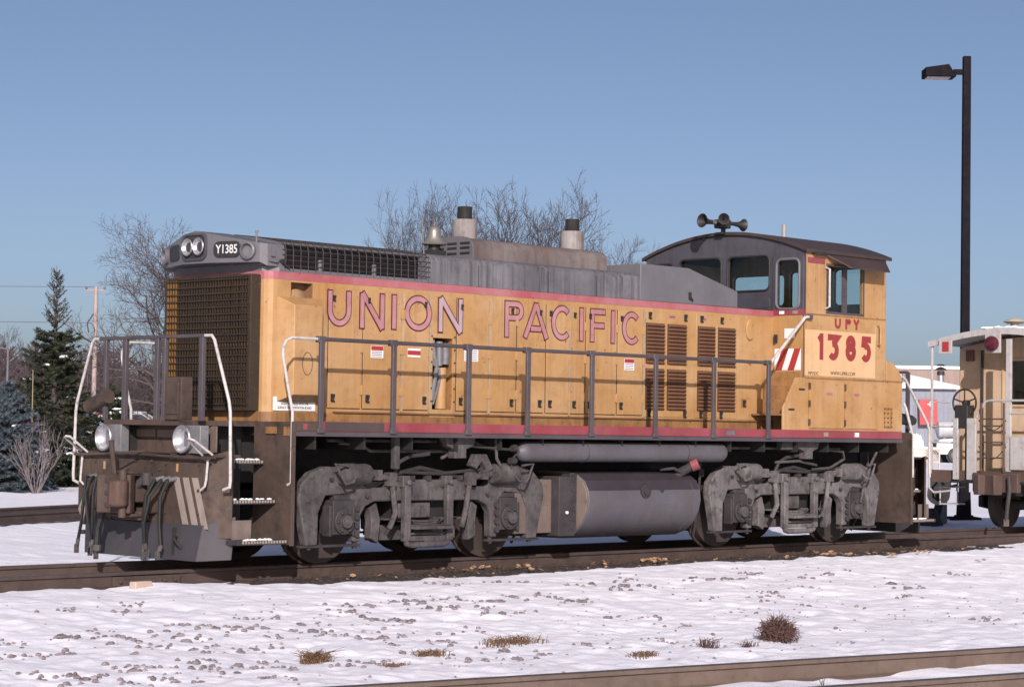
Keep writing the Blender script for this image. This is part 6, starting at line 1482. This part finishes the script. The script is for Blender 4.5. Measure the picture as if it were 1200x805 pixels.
# ------------------------------------------------------------------ vehicles
def car(label, x, y, rz, color, snow=True, cat='car'):
    m = paint('car_paint_'+label.split()[0]+str(len(bpy.data.objects)), color, tuple(c*1.05 for c in color), dirt=(.2,.2,.2), dirt_amt=.2, streak=0, rough=.3, bump=0, spec=.6)
    t = thing('parked_car', label, cat, (x,y,gz(x,y)), rz)
    body = [(-2.2,.32),(-1.75,.30),(1.7,.30),(2.2,.34),(2.25,.62),(2.15,.78),(1.2,.92),(.75,.95),(-1.35,.98),(-2.1,.92),(-2.25,.7)]
    mb = MB(); mb.prism(body, lambda u,v,d:(u,-.86+d,v), 0, 1.72); mk('body', mb, m, t, .06)
    gh = [(-1.55,.95),(1.05,.93),(.30,1.40),(-1.0,1.42)]; g2 = .16
    mb = MB()
    vs = [(u,-.80,v) if v < 1 else (u,-.62,v) for u,v in gh] + [(u,.80,v) if v < 1 else (u,.62,v) for u,v in gh]
    mb.add(vs, [(0,1,2,3),(7,6,5,4),(0,4,5,1),(1,5,6,2),(2,6,7,3),(3,7,4,0)]); mk('cabin_glass', mb, plain('car_glass_dark', (.05,.06,.07), .1, spec=.8) if 'car_glass_dark' not in bpy.data.materials else bpy.data.materials['car_glass_dark'], t)
    mb = MB()
    for s in (-1,1):
        for (a, b) in (((1.05,.93),(.30,1.40)),((-1.55,.95),(-1.0,1.42)),((-.35,.95),(-.33,1.41))):
            mb.tube([(a[0],s*.805,a[1]),(b[0],s*.628,b[1])], .035, 5)
    mb.hexa([(.32,-.63,1.39),(-1.0,-.63,1.41),(-1.0,.63,1.41),(.32,.63,1.39)][::-1],[(.28,-.60,1.44),(-.96,-.60,1.46),(-.96,.60,1.46),(.28,.60,1.44)][::-1]); mk('roof', mb, m, t)
    for u in (-1.4,1.35):
        for s in (-1,1):
            mb = MB(); mb.lathe([(.31,-.09),(.33,-.06),(.33,.06),(.31,.09),(.2,.095)], (u,s*.80,.32), (0,s,0), 20); w = mk('wheel', mb, RUB, t); mb = MB(); mb.lathe([(.19,.0),(.16,.02),(.02,.03)], (u,s*.885,.32), (0,s,0), 16); mk('hubcap', mb, STEEL, w)
    for s in (-1,1):
        mb = MB(); mb.cbox((2.2,s*.62,.66),(.08,.36,.14)); mk('headlight', mb, CHROME, t, .02)
        mb = MB(); mb.cbox((-2.22,s*.66,.76),(.06,.30,.14)); mk('tail_lamp', mb, REDP, t, .02)
    if snow:
        mb = MB(); mb.prism([(1.05,.94),(2.14,.79),(2.10,.86),(1.2,1.0)], lambda u,v,d:(u,-.80+d,v), 0, 1.6); mk('hood_snow', mb, SNOWL, t, .03)
        mb = MB(); mb.hexa([(.28,-.58,1.46),(-.95,-.58,1.47),(-.95,.58,1.47),(.28,.58,1.46)][::-1],[(.22,-.52,1.54),(-.9,-.52,1.55),(-.9,.52,1.55),(.22,.52,1.54)][::-1]); mk('roof_snow', mb, SNOWL, t, .03)
    return t
car('white parked car with snow on its hood seen through the front handrails', 37.6, 61.9, radians(-48), (.62,.62,.64))
car('bright red parked car glimpsed between the spruce and the locomotive', 38.2, 68.4, radians(135), (.5,.03,.025), False)
car('dark blue parked car with snow on its hood left of the white car', 36.6, 65.2, radians(-45), (.03,.05,.16))
car('dark red parked car behind the white car', 42.4, 64.5, radians(-50), (.25,.03,.04))
# utility truck
px, py = 80.23, 44.18; tz0 = gz(px,py)
pk = thing('pickup_truck', 'white utility truck parked in front of the grey building behind the caboose', 'truck', (px,py,tz0), radians(133))
WPAINT = plain('truck_white', (.72,.72,.73), .35, spec=.5)
mb = MB(); mb.prism([(-2.7,.45),(2.5,.45),(2.62,.6),(2.6,1.05),(2.45,1.25),(1.15,1.34),(.85,1.36),(-2.7,1.36)], lambda u,v,d:(u,-.98+d,v), 0, 1.96); mk('body', mb, WPAINT, pk, .05)
mb = MB(); mb.add([(-.75,-.92,1.35),(1.15,-.92,1.35),(.55,-.78,2.0),(-.7,-.78,2.02),(-.75,.92,1.35),(1.15,.92,1.35),(.55,.78,2.0),(-.7,.78,2.02)], [(0,1,2,3),(7,6,5,4),(0,4,5,1),(1,5,6,2),(3,2,6,7),(3,7,4,0)]); mk('cab_glass', mb, plain('truck_glass', (.04,.07,.12), .1, spec=.8), pk)
mb = MB(); mb.hexa([(-.72,-.80,2.0),(.55,-.80,2.0),(.55,.80,2.0),(-.72,.80,2.0)],[(-.66,-.74,2.08),(.46,-.74,2.08),(.46,.74,2.08),(-.66,.74,2.08)]); mb.box(-.8,-.6,-.95,.95,1.36,2.0); mk('roof', mb, WPAINT, pk, .03)
mb = MB(); mb.box(-2.7,-.85,-1.0,1.0,1.36,1.75); mk('utility_box', mb, WPAINT, pk, .03)
mb = MB(); mb.box(2.58,2.66,-.62,.62,.72,1.12); mk('radiator_grille', mb, BLK, pk, .02)
mb = MB(); mb.box(2.55,2.78,-.98,.98,.45,.62); mk('bumper', mb, BLK, pk, .03)
for s in (-1,1):
    mb = MB(); mb.cbox((2.60,s*.80,.95),(.08,.28,.22)); mk('headlight', mb, CHROME, pk, .02)
    mb = MB(); mb.cbox((1.0,s*1.05,1.5),(.12,.2,.25)); mk('mirror', mb, BLK, pk, .02)
    for u in (1.65,-1.6):
        mb = MB(); mb.lathe([(.38,-.12),(.41,-.08),(.41,.08),(.38,.12),(.25,.125)], (u,s*.90,.41), (0,s,0), 22); w = mk('wheel', mb, RUB, pk); mb = MB(); mb.lathe([(.25,0),(.22,.03),(.02,.05)], (u,s*1.0,.41), (0,s,0), 18); mk('hub', mb, GRYB, w)
        mb = MB(); mb.lathe([(.48,-.1),(.48,.0)], (u,s*.93,.43), (0,s,0), 22); mk('wheel_arch', mb, BLK, pk)
# horizontal tank, red tank, fence panel
x, y = 80.6, 46.6; z = gz(x,y)
t = thing('storage_tank', 'pale grey horizontal tank in front of the blue grey building', 'tank', (x,y,z), radians(-45)); 
mb = MB(); mb.lathe([(.1,-.12),(.45,0),(.5,.08),(.5,1.6),(.45,1.68),(.1,1.8)], (-.6,0,1.75), (1,0,0), 24); mk('tank_shell', mb, paint('pale_grey_tank', (.42,.42,.45), dirt_amt=.3, streak=.2), t)
mb = MB(); mb.box(-.4,-.2,-.4,.4,0,1.4); mb.box(.6,.8,-.4,.4,0,1.4); mk('saddle', mb, GRYB, t, .01)
x, y = 50.9, 28.3; z = gz(x,y)
fn = thing('lattice_fence', 'low beige lattice fence panel with snow on top behind the caboose coupler', 'fence', (x,y,z+.62), radians(-45)); fn.scale = (.46,.46,.60)
FB = paint('beige_fence_wood', (.45,.36,.28), dirt_amt=.3, streak=.2, rough=.7)
sm1 = MB().cbox((0,0,0),(.045,.02,1.05),Matrix.Rotation(radians(40),3,'Y')).mesh('slat'); sm1.materials.append(FB); sm2 = MB().cbox((0,.022,0),(.045,.02,1.05),Matrix.Rotation(radians(-40),3,'Y')).mesh('slat'); sm2.materials.append(FB)
for k in range(13):
    mk('slat', sm1, FB, fn, loc=(-.95+k*.16,0,.45)); mk('slat', sm2, FB, fn, loc=(-.95+k*.16,0,.45))
for s in (-1.35,1.35):
    mb = MB(); mb.box(s-.06,s+.06,-.06,.06,-.5,1.0); mk('post', mb, FB, fn, .008)
mb = MB(); mb.box(-1.35,1.35,-.04,.05,.84,.92); mk('top_rail', mb, FB, fn, .008); mb = MB(); mb.box(-1.35,1.35,-.08,.09,.921,1.02); mk('snow_cap', mb, SNOWL, fn, .03)
mb = MB(); mb.box(-1.35,1.35,-.04,.05,.02,.10); mk('bottom_rail', mb, FB, fn, .008)

# ------------------------------------------------------------------ buildings at the right
BLUE = paint('blue_grey_siding', (.20,.22,.27), (.225,.245,.295), dirt_amt=.2, streak=.25, rough=.6, smap=(2,2,.2), scale=.5, bump=.1)
bx_, by_ = 96.9, 58.3; bz = gz(bx_,by_)
bl = thing('metal_building', 'blue grey metal sided building with a snow covered roof behind the caboose', 'building', (bx_,by_,bz), radians(-45.5))
ez = 4.85-bz
mb = MB(); mb.box(-15,1.35,0,12,-.5,ez); mk('wall', mb, BLUE, bl)
seam = MB().box(-.03,.03,-.035,-.001,-.2,ez-.05).mesh('panel_seam'); seam.materials.append(BLUE)
for k in range(13): mk('panel_seam', seam, BLUE, bl, loc=(1.2-.6*k,0,0))
mb = MB(); mb.add([(-15.2,-.4,ez),(1.6,-.4,ez),(1.6,12.2,ez),(-15.2,12.2,ez),(-13,3,ez+1.1),(-2.6,3,ez+1.1),(-2.6,9,ez+1.1),(-13,9,ez+1.1),(-15.2,-.4,ez-.14),(1.6,-.4,ez-.14),(1.6,12.2,ez-.14),(-15.2,12.2,ez-.14)], [(0,1,5,4),(1,2,6,5),(2,3,7,6),(3,0,4,7),(4,5,6,7),(8,9,1,0),(9,10,2,1),(10,11,3,2),(11,8,0,3),(11,10,9,8)]); rf = mk('roof', mb, SNOWL, bl, sharp=20)
mb = MB(); mb.box(-15.21,1.61,-.44,-.41,ez-.18,ez-.02); mk('gutter', mb, paint('gutter_white', (.6,.6,.62), dirt_amt=.2, streak=0), bl)
mb = MB(); mb.cyl((.55,1.0,ez-.1),(.55,1.0,ez+.75),.22); mb.cyl((.55,1.0,ez+1.05),(.55,1.0,ez+1.2),.12); mk('vent_pipe', mb, STEEL, rf)
mb = MB(); mb.lathe([(.22,0),(.26,.05),(.22,.28)], (.55,1.0,ez+.72), (0,0,1), 16); mb.lathe([(.42,0),(.30,.12),(.05,.22)], (.55,1.0,ez+1.05), (0,0,1), 16); mb.lathe([(.34,0),(.18,.1)], (.55,1.0,ez+1.32), (0,0,1), 16); mk('vent_cap', mb, BLK, rf)
mb = MB(); mb.box(-2.05,-1.55,.3,.6,ez+.05,ez+.75); mk('roof_duct', mb, GRYB, rf, .02)
rp_ = thing('red_wall_panel', 'bright red panel with a small white cross mounted on the blue grey building', 'sign', (96.40, 58.46, 2.35), radians(-45.5))
mb = MB(); mb.hexa([(-.60,-.30,0),(.52,-.30,0),(.52,-.02,0),(-.60,-.02,0)],[(-.66,-.30,1.62),(.50,-.30,1.62),(.50,-.02,1.62),(-.66,-.02,1.62)]); mk('panel', mb, paint('red_panel_paint', (.42,.03,.04), (.48,.05,.06), dirt_amt=.25, streak=.2, rough=.45), rp_, .02)
mb = MB(); mb.box(-.12,.22,-.315,-.303,1.28,1.36); mb.box(.02,.09,-.316,-.302,1.16,1.50); mk('white_cross', mb, WHITE, rp_)
gx, gy = 133.0, 80.5; gzz = gz(gx,gy)
bb = thing('brick_building', 'long low brown building with a white parapet far behind the caboose', 'building', (gx,gy,gzz), radians(-45.5))
BRN = paint('brown_brick', (.26,.19,.165), (.30,.225,.20), dirt_amt=.3, streak=.2, rough=.8, scale=.6)
hz = 7.2-gzz
mb = MB(); mb.box(-22,26,0,16,-.5,hz); mk('wall', mb, BRN, bb)
mb = MB(); mb.box(-22.2,26.2,-.15,16.2,hz,hz+.25); mk('parapet_cap', mb, SNOWL, bb)
for k in range(8):
    mb = MB(); mb.box(-19+k*5.6,-17+k*5.6,-.06,.02,1.0,3.0); f_ = mk('window', mb, GRYB, bb); mb = MB(); mb.box(-18.85+k*5.6,-17.15+k*5.6,-.075,-.058,1.15,2.85); mk('pane', mb, bpy.data.materials['truck_glass'], f_)
# snow bank between building and track at the right
mb = MB(); rg = random.Random(12)
for k in range(40):
    t_ = rg.random()*.62; X = 61.2 + t_*2.1 + rg.gauss(0,.25); Y_ = 37.8 - t_*2.1 + rg.gauss(0,.25); mb.blob((X,Y_,gz(X,Y_)+rg.uniform(.1,.75)), rg.uniform(.3,.6), rg.uniform(.3,.6), rg.uniform(.4,.95), rg, .12, 12, 7)
tag(mk('snow_bank', mb, SNOWL), 'ploughed snow bank in front of the buildings', 'snow', kind='stuff')

# ------------------------------------------------------------------ distant woods
rg = random.Random(77); mb = MB()
for k in range(460):
    ang = radians(rg.uniform(8, 84)) if k < 300 else radians(rg.uniform(30.5, 38)); D = rg.uniform(190, 330) if k < 300 else rg.uniform(165, 250)
    x = CAMP.x + D*sin(ang); y = CAMP.y + D*cos(ang); z = gz(x,y); h = rg.uniform(3.0, 6.2) if k < 300 else rg.uniform(4.0, 7.5)
    mb.tube([(x,y,z-.3),(x+rg.gauss(0,.2),y,z+h*.55),(x+rg.gauss(0,.4),y,z+h)], [.16,.10,.03], 4, caps=False)
    for q in range(46):
        t_ = rg.uniform(.12,.95); a = rg.uniform(0,2*pi); L = h*.36*(1.2-t_)*rg.uniform(.6,1.2)
        p = Vector((x,y,z+h*t_)); e = p + Vector((cos(a)*L,sin(a)*L,L*.9)); m_ = p.lerp(e,.5)+Vector((0,0,-.1))
        mb.tube([p,m_,e], [.055,.045,.02], 3, caps=False)
        for r_ in range(2):
            a2 = a+rg.uniform(-1,1); e2 = m_ + Vector((cos(a2)*L*.5,sin(a2)*L*.5,L*.5)); mb.tube([m_,e2], [.035,.018], 3, caps=False)
tag(mk('distant_woods', mb, PTWIG, sharp=None), 'distant purplish leafless woods along the horizon', 'woods', kind='stuff')
